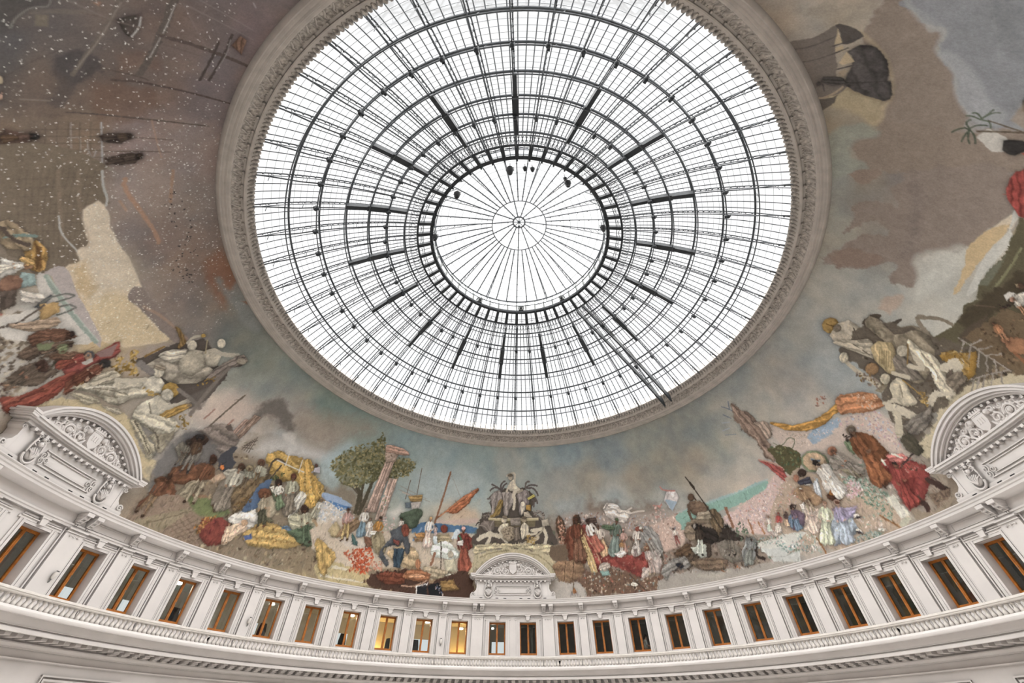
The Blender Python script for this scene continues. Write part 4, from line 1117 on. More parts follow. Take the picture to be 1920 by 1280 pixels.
d 24 14.5 6d5230,54402a,8a6a40:-1246 180 -1213 231 -1193 209 -1207 170
m 6e4630 4.2 1:-1135 256 -1133 242 -1145 230 -1163 226 -1180 232 -1189 245 -1184 259 -1168 267 -1149 266
m a2957d 5.0 4.2:-1168 217 -1116 250 -1086 210 -1110 173 -1141 188
s b39a7c 20.1 4.2:-1161 220 -1127 212 -1110 183
m 54523f 4.9 4.1:-1150 185 -1079 178 -1106 146 -1140 150
m 5f6a50 4.3 3.5:-1148 264 -1125 283 -1091 259 -1113 236
m d0c8b8 3.4 2.6:-1161 275 -1145 286 -1133 259
m 3f2f28 3.5 1:-1123 305 -1120 296 -1125 288 -1135 287 -1145 291 -1150 300 -1149 309 -1142 313 -1131 312
m 7a6f60 5.3 4.4:-1104 270 -1082 303 -1049 289 -1032 227 -1050 206 -1084 236
m 9c9a84 4.5 3.6:-1108 315 -1086 329 -1067 309 -1092 289
m 6b4030 3.6 1:-1081 346 -1079 338 -1083 332 -1092 330 -1100 334 -1105 342 -1104 349 -1097 353 -1088 352
m c3bdae 5.3 4.4:-1040 209 -1046 274 -1026 302 -1000 288 -1006 245 -1025 204
m 9a957f 5.5 5.5:-958 243 -941 296 -923 296 -921 243 -936 223
m a88a6a 3.7 1:-922 301 -922 294 -927 289 -935 288 -942 292 -945 298 -943 304 -936 308 -928 306
s 8c8c94 13.2 3.8:-1029 383 -1011 406
m 5a4038 2.9 1:-1019 415 -1018 410 -1021 406 -1026 406 -1031 408 -1033 412 -1033 417 -1029 419 -1023 418
m b4aeb4 3.8 3.8:-1027 400 -1008 413 -994 390 -1024 385
p c2b7a6 13.2 13.2:-931 214 -917 297 -843 301 -752 263 -617 235 -605 194 -871 144
p 8ea3c0 5.7 4.8:-940 318 -922 331 -855 326 -795 308 -906 300
p 4d78b0 5.7 4.8:-909 305 -873 310 -794 305 -840 280
d 70 14.9 c9c8c4,b8c0c8,d8d0c4,a8a8a0:-945 278 -909 305 -837 286 -831 245 -918 223
m 4a352b 3.6 1:-970 250 -968 238 -975 230 -986 229 -997 236 -1003 247 -1001 258 -992 263 -979 260
m a39e84 5.3 4.4:-1030 212 -989 224 -931 225 -923 196 -1000 166
s a88a68 19.8 4.5:-934 219 -909 205 -899 182
s 54382c 15.9 4.4:-984 225 -978 202
m 52667a 5.1 4.2:-1071 152 -1024 179 -988 164 -1015 140
m b08f52 6.7 15.2:-1143 135 -1073 165 -984 156 -875 153 -869 139 -1131 76
d 60 13.2 8f6d38,c4a868:-1141 131 -1068 157 -883 146 -1124 82
m 4c5a44 5.2 4.4:-1010 163 -923 196 -897 177 -892 139 -931 125 -976 139
m 7d3b32 5.9 7.4:-1316 85 -1303 111 -1245 130 -1220 107 -1219 56 -1281 46
m c8c2b8 4.8 4.8:-1241 132 -1209 165 -1155 183 -1143 135 -1176 121
m c9ad90 3.8 3.1:-1228 87 -1225 115 -1188 131 -1161 121 -1183 96 -1202 61 -1222 59
m b5906f 3.2 1:-1170 141 -1169 134 -1174 129 -1182 128 -1189 131 -1193 137 -1191 144 -1185 147 -1177 146
p 4d5f90 3.1 2.4:-1163 98 -1141 113 -1128 99 -1148 89
d 60 11.7 8d5a2a,a86a2f,5c4a2a,b8864a:-1333 75 -1319 105 -1277 133 -1296 100 -1308 59
p a8b4b490 99.6 22.1:-561 521 -196 592 -162 430 -479 395
p d0b08fa0 65.0 32.5:-329 332 -282 420 -184 429 -176 351
p 98b0b090 66.0 33.0:-273 409 -197 477 -173 393
p c8a8a0a0 17.0 10.6:-395 325 -182 350 -181 333 -391 308
p 4a6f95 6.2 5.2:-480 240 -474 294 -392 312 -185 312 -176 286 -359 277
p bfae98 19.5 13.7:-903 217 -761 239 -638 242 -447 261 -188 274 -177 141 -333 121 -512 113 -849 90
p c8beb4a0 18.6 14.9:-833 192 -715 196 -634 168 -760 156
d 90 13.2 c8c4c0,b0b8c0,9aa8b8,d8ccc0:-939 291 -884 306 -775 290 -765 249 -905 221
p 8ea3c0 5.7 4.8:-946 316 -921 329 -850 316 -801 306 -884 306
s 7a93b4 14.2 5.1:-478 229 -451 283
m b8834a 4.1 3.0:-478 257 -435 268 -424 247 -459 232
m 8a6a48 5.0 4.0:-480 240 -430 246 -433 229 -470 225
s 4d4636 29.6 7.9:-814 393 -781 356 -773 291
s 4d4636 28.1 8.0:-745 454 -749 353 -756 289
s 4d4636 19.9 6.0:-788 424 -772 359 -752 296
s 5a5040 9.9 4.9:-884 385 -830 383 -794 364
p 6f6a48b0 41.9 41.9:-954 450 -901 516 -798 575 -767 603 -711 555 -590 559 -570 544 -603 494 -661 474 -734 444 -826 390 -898 398
d 260 27.2 6f6a45,59593a,66633f:-969 450 -916 530 -807 591 -795 640 -740 598 -711 555 -579 568 -556 547 -592 484 -657 463 -732 439 -821 380 -907 390 -929 417
d 520 16.8 6f6a45,8b8055,59593a,a09468,94875a:-980 435 -920 535 -810 597 -799 646 -743 604 -716 566 -574 575 -556 547 -585 485 -657 463 -732 439 -821 380 -907 390
d 90 14.7 4a4a30,59593a:-832 471 -717 535 -603 512 -643 466 -747 441
m b59a8a 5.1 3.1:-671 463 -627 470 -634 287 -676 279
s 8b7264 5.1 3.1:-653 464 -658 283
s 8b7264 5.1 3.1:-640 467 -646 285
d 24 12.2 6d7a5a,c8b8b0,8a9a90:-688 367 -659 397 -634 367 -657 316
m a98f80 5.2 3.1:-721 527 -674 540 -681 311 -729 301
s 8b7264 6.2 3.1:-709 527 -714 304
s 8b7264 6.2 3.1:-696 531 -702 307
s 8b7264 6.2 3.1:-684 534 -691 309
m a8907f 4.3 4.3:-743 565 -666 592 -670 539 -715 524
d 20 12.9 7d6556,c0a898:-740 566 -666 592 -676 545 -717 535
m b08b78 4.3 3.3:-742 572 -728 605 -623 600 -626 580 -689 574
s 6d6155 6.5 3.2:-520 542 -506 391
s 6d6155 6.4 3.2:-561 478 -561 393
s 8d7f7190 5.3 3.2:-607 444 -456 411
s 8d7f7190 5.3 3.2:-607 426 -439 401
s b0a090 8.5 5.3:-584 418 -526 411
m a8854f 6.4 5.3:-552 407 -480 425 -479 395 -532 386
m 55606a 5.2 4.2:-556 376 -525 387 -524 358 -550 354
m a9a098 6.3 5.2:-530 381 -479 395 -482 353 -514 348
p ccc6bcc0 40.9 30.7:-632 321 -580 366 -545 337 -587 301
m 4d5a48 6.2 5.1:-562 329 -470 361 -467 321 -489 278 -529 283
s 8f6248 15.2 4.3:-358 549 -374 422 -392 313
s 8d7f7180 4.4 2.2:-353 543 -277 433
s 8d7f7180 4.4 2.2:-350 531 -385 409
m a8623f 5.4 5.4:-386 331 -314 405 -245 461 -190 487 -215 451 -251 399 -307 364 -355 364
s 8a4d33 5.4 4.3:-335 367 -308 406
s c07a54 8.7 6.5:-372 345 -289 420 -211 476
p b5a274 8.8 7.0:-848 85 -738 91 -642 76 -642 33 -825 24
p c8bfa8 5.3 3.5:-796 81 -729 82 -732 73 -798 71
p c8bfa8 5.2 3.5:-833 46 -656 45 -655 40 -830 37
m b08f52 5.2 12.2:-889 159 -836 141 -790 111 -808 69 -821 43 -858 83
m a5926c 5.5 5.5:-857 207 -833 234 -806 198 -817 180 -842 185
m 8a6f52 5.7 5.7:-817 196 -781 257 -746 264 -741 233 -795 185
f t 8a5f48 b08a80 b59a62 4a342a:-807 297 -775 179
f r b08a74 ccc6bb 6f8794 8c7a68:-731 316 -718 206
m 3f5a58 4.7 3.7:-756 209 -734 198 -718 169 -742 170
f r b08a74 d5cdc2 c8beb2 7a5a48:-698 280 -683 207
d 40 12.0 d0c0b8,c8a8a0,b89890,a8b0a8:-643 297 -588 307 -575 264 -611 236
f r a5755a a87434 8d7f62 3d2f26:-652 295 -654 176
m d8cec0 3.9 3.9:-685 234 -650 240 -657 223 -680 218
s a5755a 15.5 3.9:-625 239 -642 193
m 7a5440 4.8 4.8:-701 209 -671 209 -650 181 -683 171
m 8d7f62 5.7 4.8:-656 201 -623 234 -591 165 -617 150 -645 167
d 240 13.7 c8502c,b8431f,d8683f,9c3a22,a84428:-766 140 -660 175 -637 137 -648 75 -721 74 -721 108 -754 122
d 60 12.0 c08a70,b8705a,c8a080:-645 126 -587 129 -584 94 -645 86
f t a07058 d8cec2 b59080 2f2622:-555 308 -545 247
m c09a78 5.0 4.0:-540 275 -494 271 -509 252 -534 254
m b39a75 5.8 5.8:-580 172 -509 203 -441 174 -442 121 -507 119 -554 139
m 4c5055 5.8 4.9:-591 251 -526 269 -485 185 -503 177 -525 217 -537 194 -568 195 -604 168 -563 127 -584 119 -615 166 -583 225
m 7a4038 3.9 2.9:-570 221 -537 215 -539 199 -565 206
m 7a3f30 4.0 1:-507 267 -507 250 -515 240 -527 241 -538 253 -543 270 -539 284 -528 289 -515 282
m 33434f 4.8 3.8:-560 185 -506 193 -512 113 -542 115
f r b5805f d8d0c4 d0b8a8 b08a5a:-415 334 -410 210
f r b08a70 c8b0a8 c0a8a0 6b5040:-387 302 -374 253
m 7a3a2c 4.2 1:-325 295 -327 283 -336 277 -348 278 -357 286 -359 297 -353 307 -342 310 -331 305
m 9a8a6a 5.1 4.1:-376 264 -320 275 -289 244 -364 231
m c8d4d8 4.1 3.1:-388 257 -369 259 -363 226 -381 224
m c9cfc4 6.1 5.0:-387 185 -364 231 -301 237 -258 180 -316 170
s 8d5f46 19.8 4.9:-369 187 -379 143
s 4d3f36 9.0 4.0:-349 238 -337 184 -333 121
p c6d2d8 5.2 4.2:-300 254 -287 298 -267 300 -255 258
f r 6d4632 7a3a30 8d4a38 d8aaa0:-248 307 -222 128
m 6d3028 5.2 4.1:-234 271 -201 267 -190 228 -214 210
s 3f7a58 12.5 4.2:-263 269 -251 253
m c8c0b8 4.1 3.1:-270 248 -245 253 -239 231 -267 229
m b0a88e 4.9 4.0:-321 164 -274 179 -255 126 -309 117
m bcb8a4 4.8 3.9:-315 117 -235 112 -267 73 -306 97
m 9a8f7c 4.0 1:-280 192 -282 183 -290 177 -299 178 -306 185 -308 195 -303 202 -294 205 -285 201
m 9a8a70 5.8 7.8:-397 136 -335 131 -296 113 -352 88 -404 109
p 4d352a 7.5 22.6:-647 51 -594 88 -498 105 -449 95 -352 83 -225 128 -186 109 -179 22 -290 22 -492 21 -620 35
m 6d3a28 5.5 5.5:-598 82 -531 96 -482 86 -499 54 -580 55
m 96603f 4.7 3.8:-494 85 -459 114 -411 116 -372 97 -398 74 -451 74
m c08a64 5.7 1:-398 95 -406 90 -426 86 -450 84 -466 86 -467 91 -452 96 -429 100 -407 99
m a06a48 3.9 1:-424 139 -425 126 -430 118 -439 120 -446 129 -449 143 -446 154 -438 157 -430 151
s b08a70 8.4 3.7:-492 50 -430 56 -387 80
p 25262a 3.7 2.8:-429 54 -384 65 -377 21 -424 24
p 1f2024 5.6 5.6:-379 65 -333 74 -302 23 -366 21
d 20 9.4 5d6a8a,9a7a70,c8b8a8:-349 63 -320 70 -303 31 -332 29
m 8a6a3c 7.6 9.5:-327 80 -269 89 -241 54 -311 45
s d8d4cc 6.6 2.8:-430 53 -384 65
s d8d4cc 6.5 2.8:-429 54 -422 22
p b8ab88 8.1 16.2:-169 196 -94 221 -4 229 174 199 201 148 210 106 157 128 -4 195 -153 153 -205 113 -185 168
p 57604ea0 14.7 14.7:-200 262 -178 309 -155 346 -146 231 -189 212
p 4d5a48a0 14.6 10.5:168 290 208 299 209 242 164 233
p 554c44 6.6 14.3:-180 292 -162 351 -144 376 -117 387 -120 432 -108 470 -65 487 -36 500 30 501 74 491 99 472 123 434 96 404 109 386 146 361 171 336 195 294 190 237 -175 235
s 5d5450 13.5 4.5:-65 487 -92 502 -119 512
s 5d5450 13.5 4.5:-65 487 -103 498 -126 482
s 5d5450 13.6 4.5:-65 487 -67 515 -47 530
s 5d5450 12.4 4.5:-62 487 -52 510 -37 519
s 6a605a 12.3 4.5:-65 481 -105 470 -128 447
s 756a66 11.1 4.5:-72 465 -107 448 -139 444
s 756a66 11.1 4.4:-71 453 -102 433 -127 426
s 5d5450 13.6 4.5:71 501 101 513 132 507
s 5d5450 14.6 4.5:75 498 115 494 135 463
s 5d5450 14.4 4.4:91 460 120 450 129 427
s 5d5450 12.2 4.4:95 447 112 435 109 412
s 6a605a 13.6 4.5:67 504 75 526 89 529
m 8d827c 5.5 8.8:-119 463 -65 478 -55 416 -74 367 -115 369 -112 414
m 8d7340 4.4 8.8:-67 447 -55 416 -81 367 -122 362 -96 387
m 92877f 4.4 4.4:-58 478 -6 473 3 436 -19 399 -29 368 -47 374 -52 435
m 857a76 4.4 4.4:23 470 82 485 87 435 72 399 36 375 30 430
m c2b6a0 3.4 2.3:-29 505 -11 533 8 539 19 511 36 493 1 484 -21 488
s c2b6a0 18.3 3.4:8 533 2 570 -36 556
m a89b86 2.9 1:-3 549 -6 540 -13 535 -22 536 -28 543 -28 553 -23 561 -14 562 -6 558
m 6a5f50 2.9 1:-4 560 -7 555 -15 553 -24 553 -30 557 -30 562 -24 566 -15 567 -7 564
s c2b6a0 16.9 3.4:-24 510 -36 482
s cabea8 31.4 4.5:32 487 8 481 3 457
s cabea8 23.3 4.4:3 467 8 436 3 402
s a0937f 19.1 4.5:26 479 49 489
m c4b8a4 3.3 2.2:42 430 62 431 65 411 57 390 42 379
m c8bca8 2.8 1:64 423 61 415 54 411 46 413 40 419 40 428 46 434 54 435 61 431
m b0a38e 3.3 2.7:54 387 78 390 101 362 57 363
m ada050 3.3 2.2:75 451 112 469 121 459 84 441
m a8803a 3.3 3.3:69 420 93 420 92 392 68 399
d 60 14.1 6a5f58,8a7f76,4d453e,9a8d80:110 404 155 385 171 336 139 355 106 377
d 40 11.9 6a5f58,8a7f70,4d453e:-164 372 -124 386 -115 363 -155 352
p 8d8062 3.2 2.2:-111 349 115 351 110 322 -106 320
h 6d6148 3.8 16 0:-111 349 115 351 110 322 -106 320
p b8a982 3.3 1.6:-126 359 131 361 131 349 -125 347
s d0c29c 5.4 2.2:-125 357 130 359
m 857a70 3.2 3.2:-17 359 38 363 41 327 -10 327
m 6d625a 5.3 5.3:-161 334 -121 345 -93 337 -104 298 -144 302
s 8d8076 8.6 3.2:-114 298 -126 327 -148 343
s 8d8076 8.6 3.2:-111 301 -110 330 -97 346
s 8d8076 8.5 3.2:-121 298 -146 320 -170 321
s 4d453e 9.6 3.2:-186 320 -177 334 -164 334
m b8ab94 2.7 1:-31 352 -34 342 -42 337 -52 338 -59 346 -59 356 -53 364 -43 366 -34 361
m 6d6050 2.7 1:-29 362 -33 357 -42 356 -51 358 -56 363 -55 368 -49 371 -39 371 -32 367
m c4b8a0 3.2 2.7:-72 317 -39 337 -22 327 -29 286 -59 285
s c8bca4 21.1 4.2:-63 311 -55 279 -30 253
s cabea6 32.6 5.3:-169 262 -139 278 -110 288
s c0b49c 32.7 5.3:-110 286 -67 279
s cabea6 28.3 4.2:-115 289 -117 257 -133 234
m 93836d 4.2 5.3:-55 309 -15 324 9 309 4 269 -30 260 -50 280
d 50 9.5 6d6050,b0a088,54493c:-48 312 2 318 2 269 -37 265
m 7a6d60 4.2 4.2:4 315 29 321 35 269 9 257
m 93846c 2.7 1:70 352 67 343 59 339 51 340 45 348 45 357 51 364 60 366 67 361
m 5d5142 2.7 1:71 363 67 358 59 356 50 357 44 361 44 365 50 368 59 369 67 367
m c4b8a0 3.2 2.7:43 327 66 337 81 309 68 280 42 273
s c4b8a0 19.1 4.2:70 292 95 287 119 295
s c8bca4 27.7 4.3:97 305 126 307 153 312
s c8bca4 26.3 4.2:154 309 165 275 155 244
s a89b84 13.8 3.2:118 282 142 299 157 322
s b8ab90 29.3 4.2:38 243 90 256 122 274
d 60 10.5 a08048,8a6a34,b89858,c8a860:68 286 118 282 106 243 61 252
m a59a88 4.3 4.3:145 349 180 354 184 324 150 319
m b8ab88 6.2 10.4:-184 232 -133 240 -23 249 106 243 171 244 189 229 168 204 9 232 -132 212 -181 196
p b8ab88 8.1 16.2:-169 196 -93 216 -4 226 174 199 201 148 210 106 157 128 -4 195 -153 153 -205 113 -185 168
s 8d8062 8.2 6.2:-155 186 -93 210 -17 218
s 8d8062 8.1 6.1:73 212 148 183 194 133
p 9aa4a4b0 65.1 32.5:208 431 379 441 377 357 228 357
p a89a90c0 40.9 30.7:213 346 366 370 496 349 660 322 827 293 803 233 599 248 350 278
p c0a494 19.1 15.3:623 245 707 274 836 285 799 192 756 169 674 172
d 260 13.3 c8b0a0,d8c8bc,a08070,8a6a5c,b89a90,9aa0b0:218 334 332 373 432 363 509 347 658 317 804 298 815 263 777 228 601 254 467 278 354 301
d 120 10.6 d8c0b0,c8a898,b08c7c,e0d0c4:639 298 819 273 792 204 677 182 634 200
p 84ab9c 4.6 4.6:805 292 961 302 1205 305 1192 276 1041 258 969 257 812 226 801 244
p 9ab4b8a0 9.1 5.5:804 298 964 307 1207 308 1202 301 959 297
p c9aea4 11.7 11.7:979 229 1073 253 1195 280 1275 311 1314 255 1302 192 1245 119 1064 151 1004 187
d 380 8.4 d8c4bc,c09a8e,b8a8b8,e0d4cc,a88a80,c8b0b8:971 225 1073 253 1195 280 1275 311 1308 247 1236 122 1064 151 1004 187
m cbc0b5 5.2 5.2:471 382 501 395 544 377 552 358 589 346 590 329 550 301 491 326 470 352
m cfc4ba 4.2 1:544 369 535 364 517 366 499 373 490 382 494 390 508 392 527 387 541 378
s c4b8ac 12.2 4.1:586 335 626 337 657 334
s c4b8ac 12.4 4.1:576 348 602 357
s 8d847c 12.7 5.3:485 386 471 370
m c9c0bc 4.0 4.0:769 363 804 389 835 370 822 339 785 314 774 333
p 94a8b8 3.9 3.9:771 359 821 339 782 306
s b8756c 10.1 4.0:768 415 781 398 828 383
p c08074 4.0 4.0:714 346 752 344 734 330
d 30 11.9 b0786c,c8a89c:710 353 758 342 738 290 701 292
m 5d4636 6.3 5.3:220 352 248 356 262 308 262 251 225 270
d 60 14.7 c09a80,b07a60,a86a54:220 346 260 343 266 285 244 201 225 208 227 287
m 6a3d2c 6.2 6.2:258 268 283 312 324 318 345 284 345 162 302 165 260 178
m 8a7f7a 5.1 4.1:308 259 335 262 333 190 300 198
m 6d452f 4.3 1:337 337 331 323 320 316 308 319 303 332 305 348 315 360 327 362 336 353
m 4a3a30 5.3 5.3:305 352 337 361 345 325 310 316
m 54423a 5.3 5.3:374 340 421 341 423 317 376 316
m d0c4b8 5.2 5.2:376 316 409 313 427 271 401 273
m 3c2c26 3.1 1:415 303 411 295 403 291 396 294 392 301 394 310 400 317 409 318 414 312
m 8d4038 5.9 7.9:333 297 381 304 429 254 462 195 494 175 630 163 617 119 567 79 483 124 408 141 397 110 358 167
d 70 11.9 a8584a,b8907a,6d2f2a,c8a890:346 290 379 293 449 196 611 161 570 94 415 146 381 159
s c0a078 6.0 4.0:351 284 398 185 408 141
m b59a68 4.0 4.0:318 304 346 293 389 114 364 110 343 189
d 26 9.1 6d4a30,d8c098:324 298 345 284 380 117 359 134
p 6d302a80 19.1 9.6:468 167 611 161 584 102 484 129
m 86684e 5.9 5.9:203 170 319 158 319 111 293 91 214 90
s 5d4634 6.9 3.9:246 165 233 92
s 5d4634 6.9 3.9:283 162 271 90
p 6d5a48 12.2 16.3:176 232 261 239 259 173 184 171
f r 6d4a38 cabcae c4a078 4a3a30:421 306 434 182
f r 6a4a38 5f6d60 728078 4c5a3c:520 322 473 178
m 55664c 5.1 1:500 283 490 278 470 279 451 286 440 296 443 303 459 305 480 300 496 292
f r 8a6450 c0988a b08878 c49c90:539 274 519 178
f r 7a5440 d4c8bc cfc4b8 d8d0c8:607 275 571 166
f r 8a5f48 b08050 d8d0c4 a87440:526 231 502 169
f r 6d4a3a c8c0b8 8a7a74 4a3830:576 208 569 161
m cfc4bc 4.9 4.9:471 183 523 193 531 176 492 165
p bdb8ad 4.0 3.0:591 275 619 283 636 266 616 264
m 8a4a3c 3.0 1:621 264 616 259 607 257 598 259 594 265 596 272 603 276 612 276 619 271
m 8d8984 5.8 4.8:624 258 666 262 691 207 685 150 662 153 653 202 630 227
s 7d7974 25.4 4.9:629 244 602 194
p 9a8468 3.9 2.9:612 195 633 205 644 190
m 9a6a50 3.8 1:639 182 633 175 624 172 615 174 611 182 613 190 621 196 631 196 638 190
m a89890 5.6 4.7:627 174 670 157 670 111 643 85 615 109
m a89a90 5.5 4.6:588 117 638 111 614 84 562 60
s 54483f 7.5 3.7:666 184 680 135 673 111
f t 7a5444 d4c8bc 8d4a44 3f3028:761 242 765 178
p 6d5342 9.4 22.5:313 111 398 116 483 124 567 79 663 77 633 28 509 25 373 36 304 40
d 160 13.1 8a6a4c,4d3a30,b8a088,7d8a84,9a5a44,c8b8a0:312 106 401 131 482 119 566 74 657 73 622 29 499 31 363 41 310 44
m 7da098 4.8 3.8:399 121 436 128 437 102 407 99
m b0a294 4.9 1:449 140 445 129 430 121 412 119 398 124 396 134 406 145 424 151 441 149
m c8bfae 3.7 1:555 55 550 51 540 49 529 51 522 56 523 61 532 65 543 64 553 61
s 4a3c32 8.3 3.7:524 94 583 28
p a9a197 9.6 9.6:167 102 244 83 308 75 307 19 162 25
m 8d5a34 3.8 2.8:261 47 275 66 284 46 272 39
s 54402f 4.8 2.9:273 77 272 59
p 9a9288 10.0 11.7:629 14 666 67 726 79 835 76 984 49 1088 54 1195 50 1177 16 970 16 758 8
p b0a89890 16.9 16.9:800 53 883 58 932 49 873 32
m 7a6a58 5.5 7.3:814 231 854 254 948 237 958 198 927 165 814 184
m 66553f 5.4 7.2:942 275 972 251 973 205 938 153 919 187
m 5c4636 3.9 1:901 337 893 328 883 326 875 330 872 339 877 348 886 354 896 353 902 346
s 4a382c 8.6 3.8:899 341 903 324
m 6a5544 4.7 3.8:859 313 891 324 928 309 942 281 906 263 873 271 863 290
s 5f4b3c 18.0 3.8:865 311 853 281 856 259
m 8a7d6a 4.6 3.7:889 278 941 273 937 239 871 253
s 3d342c 8.5 2.8:901 424 917 365 932 305 958 198
s 3d342c 17.5 3.9:910 395 917 370
m 54412f 5.5 5.5:745 156 815 173 811 139 775 125 744 135
m 2e2824 4.5 4.5:849 237 889 225 934 194 923 156 874 162 852 207
m 8a8278 3.7 1:862 228 858 223 853 220 849 222 848 228 851 235 856 239 861 239 863 235
m 3a322c 4.3 4.3:928 155 962 192 992 185 1027 142 984 145
d 20 12.3 2e2824,4a3c30:963 207 1004 197 988 176 959 188
m 7d7468 5.1 5.1:926 151 983 142 994 107 984 72 937 86 918 118
d 24 8.5 54493e,a8a094,3d342c:935 134 987 127 968 84 935 95
m b8bcae 4.5 4.5:810 159 877 156 864 114 821 112
m 3d332b 4.4 3.5:875 156 895 157 883 115 856 101
m 4d4034 4.5 3.6:775 110 810 144 833 115 777 81
m 7c7872 5.4 5.4:668 102 730 128 784 119 773 86 706 86 674 56
m 24242a 3.6 1:757 93 751 90 741 92 732 98 729 105 733 110 742 111 752 107 758 100
s 3d342c 7.2 3.6:711 76 758 108
m 7d7f7c 4.9 4.1:1010 117 1048 141 1070 131 1060 96 1021 62 990 63
s 332b26 17.8 4.1:1064 118 1050 80 1068 65
d 40 10.2 a86a48,8a5a3c,c09070:785 74 869 94 945 79 984 49 908 54 819 60
m 6d5a48 5.2 6.9:797 107 890 104 933 77 883 58 815 79
s 8a5f48 17.7 3.5:1010 262 1006 191
s 9a6a4c 11.8 3.4:1074 197 1069 150
s a87450 11.6 3.3:1106 179 1107 140
d 40 13.7 4d5f4c,6a7a60,3f4d40:998 173 1042 206 1059 158 1015 140
d 110 10.3 5a6d5c,748a78,8aa0a0,b89a94,4d6450:1025 137 1130 134 1184 92 1205 69 1180 41 1136 87 1090 58 1062 105
p bdbfb8 6.3 4.7:1085 99 1219 109 1210 76 1132 61 1092 71
p b4b6b0 6.1 4.6:1092 62 1199 57 1183 27 1095 48
s 8a8a84 3.1 2.3:1106 58 1125 67 1129 55 1165 57
f r b08a7c c8b0a0 c8bcb0 8a3a34:1185 189 1146 125
d 20 9.7 9a3a34,b0504a:1167 199 1210 181 1195 157 1171 169
f r a07860 6a6a8a 7a6a84 3c2e2a:1247 187 1197 115
m b0784a 3.1 3.1:1232 174 1272 170 1255 143 1229 151
p c3b0a2 30.1 15.0:1357 472 1473 381 1595 362 1713 312 1691 231 1667 174 1601 259 1482 308 1388 334 1344 398
m 8a7364 7.2 12.6:1284 604 1299 571 1325 513 1314 424 1312 359 1268 367 1270 434 1251 502 1253 563
m 9a8676 5.3 7.1:1314 501 1361 476 1331 428 1312 437 1318 475
s 6d7684 6.7 2.9:1234 618 1251 602 1264 583
s 6d7684 6.7 2.9:1217 587 1237 561
s 9aa2ac 6.7 2.9:1188 562 1220 551
s 9aa2ac 6.7 2.9:1169 534 1203 531
s 7d8690 5.6 2.8:1168 515 1212 499
s 6d7684 7.6 2.9:1277 621 1261 597
s 6d5a4c 7.5 3.8:1284 608 1288 576
p 93a6b8 12.4 10.8:1466 374 1545 372 1592 364 1564 344 1485 337 1451 344
d 50 9.3 a8b8c8,c8b8b0,8a9cb0:1466 374 1545 372 1588 361 1485 337
m b8863f 4.8 4.0:1372 473 1420 438 1454 419 1547 398 1635 402 1627 379 1588 378 1511 375 1444 397 1387 439
m b87a52 5.8 7.2:1642 413 1670 405 1730 372 1744 341 1720 317 1641 349 1609 380
d 60 12.7 c89a78,b8825c,d0ac90:1684 395 1748 349 1720 317 1661 346
d 14 12.5 a06a58,8d6a5c:1573 455 1625 442 1599 426 1558 425
d 170 10.5 c8a89c,b8949c,d0bcb0,a8b0c0,c0988a,9a8a90:1585 364 1713 312 1697 236 1672 189 1650 236 1607 319 1568 337
d 90 9.8 b8a08c,d0c0b0,a89a8c:1372 430 1466 379 1449 335 1387 361
s 6d7058 5.0 3.4:1326 407 1347 386 1393 396 1400 376 1375 361
p 5a5538 6.6 18.3:1299 398 1361 374 1384 315 1347 291 1302 285 1293 351
d 70 14.9 6d6a44,4a4a30,7d7850,4d5f44:1302 402 1370 370 1384 315 1340 289 1305 304
m 9c4a44 5.1 5.1:1232 377 1275 343 1296 308 1283 267 1266 299 1250 343
s b88a78 8.5 4.3:1234 380 1284 339 1299 312
p b09a84 10.3 10.3:1290 284 1360 285 1400 238 1455 214 1476 178 1546 90 1569 43 1500 30 1308 33 1143 140 1148 186
m 7d8a68 3.9 1:1447 261 1420 252 1390 261 1371 283 1373 308 1395 325 1427 325 1452 307 1460 282
m b49878 3.9 1:1443 266 1420 259 1394 267 1378 285 1379 307 1397 321 1424 320 1446 305 1453 284
d 10 15.6 8a9aa8,a8b4bc,54606d:1409 303 1436 295 1425 276 1402 281
m 2a2524 2.3 1:1423 282 1417 278 1409 277 1404 281 1403 287 1408 292 1415 295 1422 293 1425 288
m c9a98f 2.3 1:1422 271 1417 267 1411 267 1407 269 1407 274 1412 279 1418 282 1423 281 1424 276
m 8d8378 4.4 3.7:1465 276 1497 275 1525 247 1540 203 1520 200 1485 238 1454 238
m a06a50 3.0 1:1504 286 1494 281 1483 281 1475 286 1475 295 1482 303 1494 306 1504 303 1508 295
m b0a59a 2.3 1:1496 276 1492 273 1488 273 1486 275 1486 278 1489 282 1493 283 1497 282 1498 279
m 8a8068 4.3 4.3:1472 234 1515 224 1528 186 1493 197
m 6a7a5c 4.4 4.4:1543 300 1564 294 1558 253 1541 253
m 774a2e 5.6 4.2:1574 298 1615 294 1637 253 1625 196 1586 180 1543 175 1561 229 1560 272
m 8a5434 4.1 4.1:1568 225 1602 208 1586 180 1564 139 1558 159 1556 195
m 7a6a58 2.9 1:1605 307 1595 302 1583 302 1576 309 1577 318 1585 326 1597 328 1607 324 1610 316
m 3f2f28 2.2 1:1588 298 1583 295 1578 295 1575 297 1576 301 1580 305 1585 307 1589 306 1590 302
d 10 11.8 4a3a34,2e2824:1559 322 1574 303 1558 292 1550 302
m 94403a 5.1 5.1:1583 195 1622 197 1677 160 1691 125 1666 94 1611 64 1572 68 1581 116 1576 168
m b86a62 3.9 3.9:1624 210 1668 195 1679 168 1624 179
s d0d0c0 10.8 2.7:1605 206 1602 181
s d0d0c0 7.9 2.6:1643 204 1657 183
p 6d2a2490 8.8 6.3:1616 141 1654 123 1618 92 1587 97
m 8d3a30 4.0 4.0:1582 191 1605 184 1590 153 1570 162
s 43302a 27.3 4.7:1673 106 1690 83 1694 70
s 43302a 24.2 4.8:1617 77 1623 59 1619 44
s 3d3330 8.3 2.6:1609 148 1646 168 1693 177
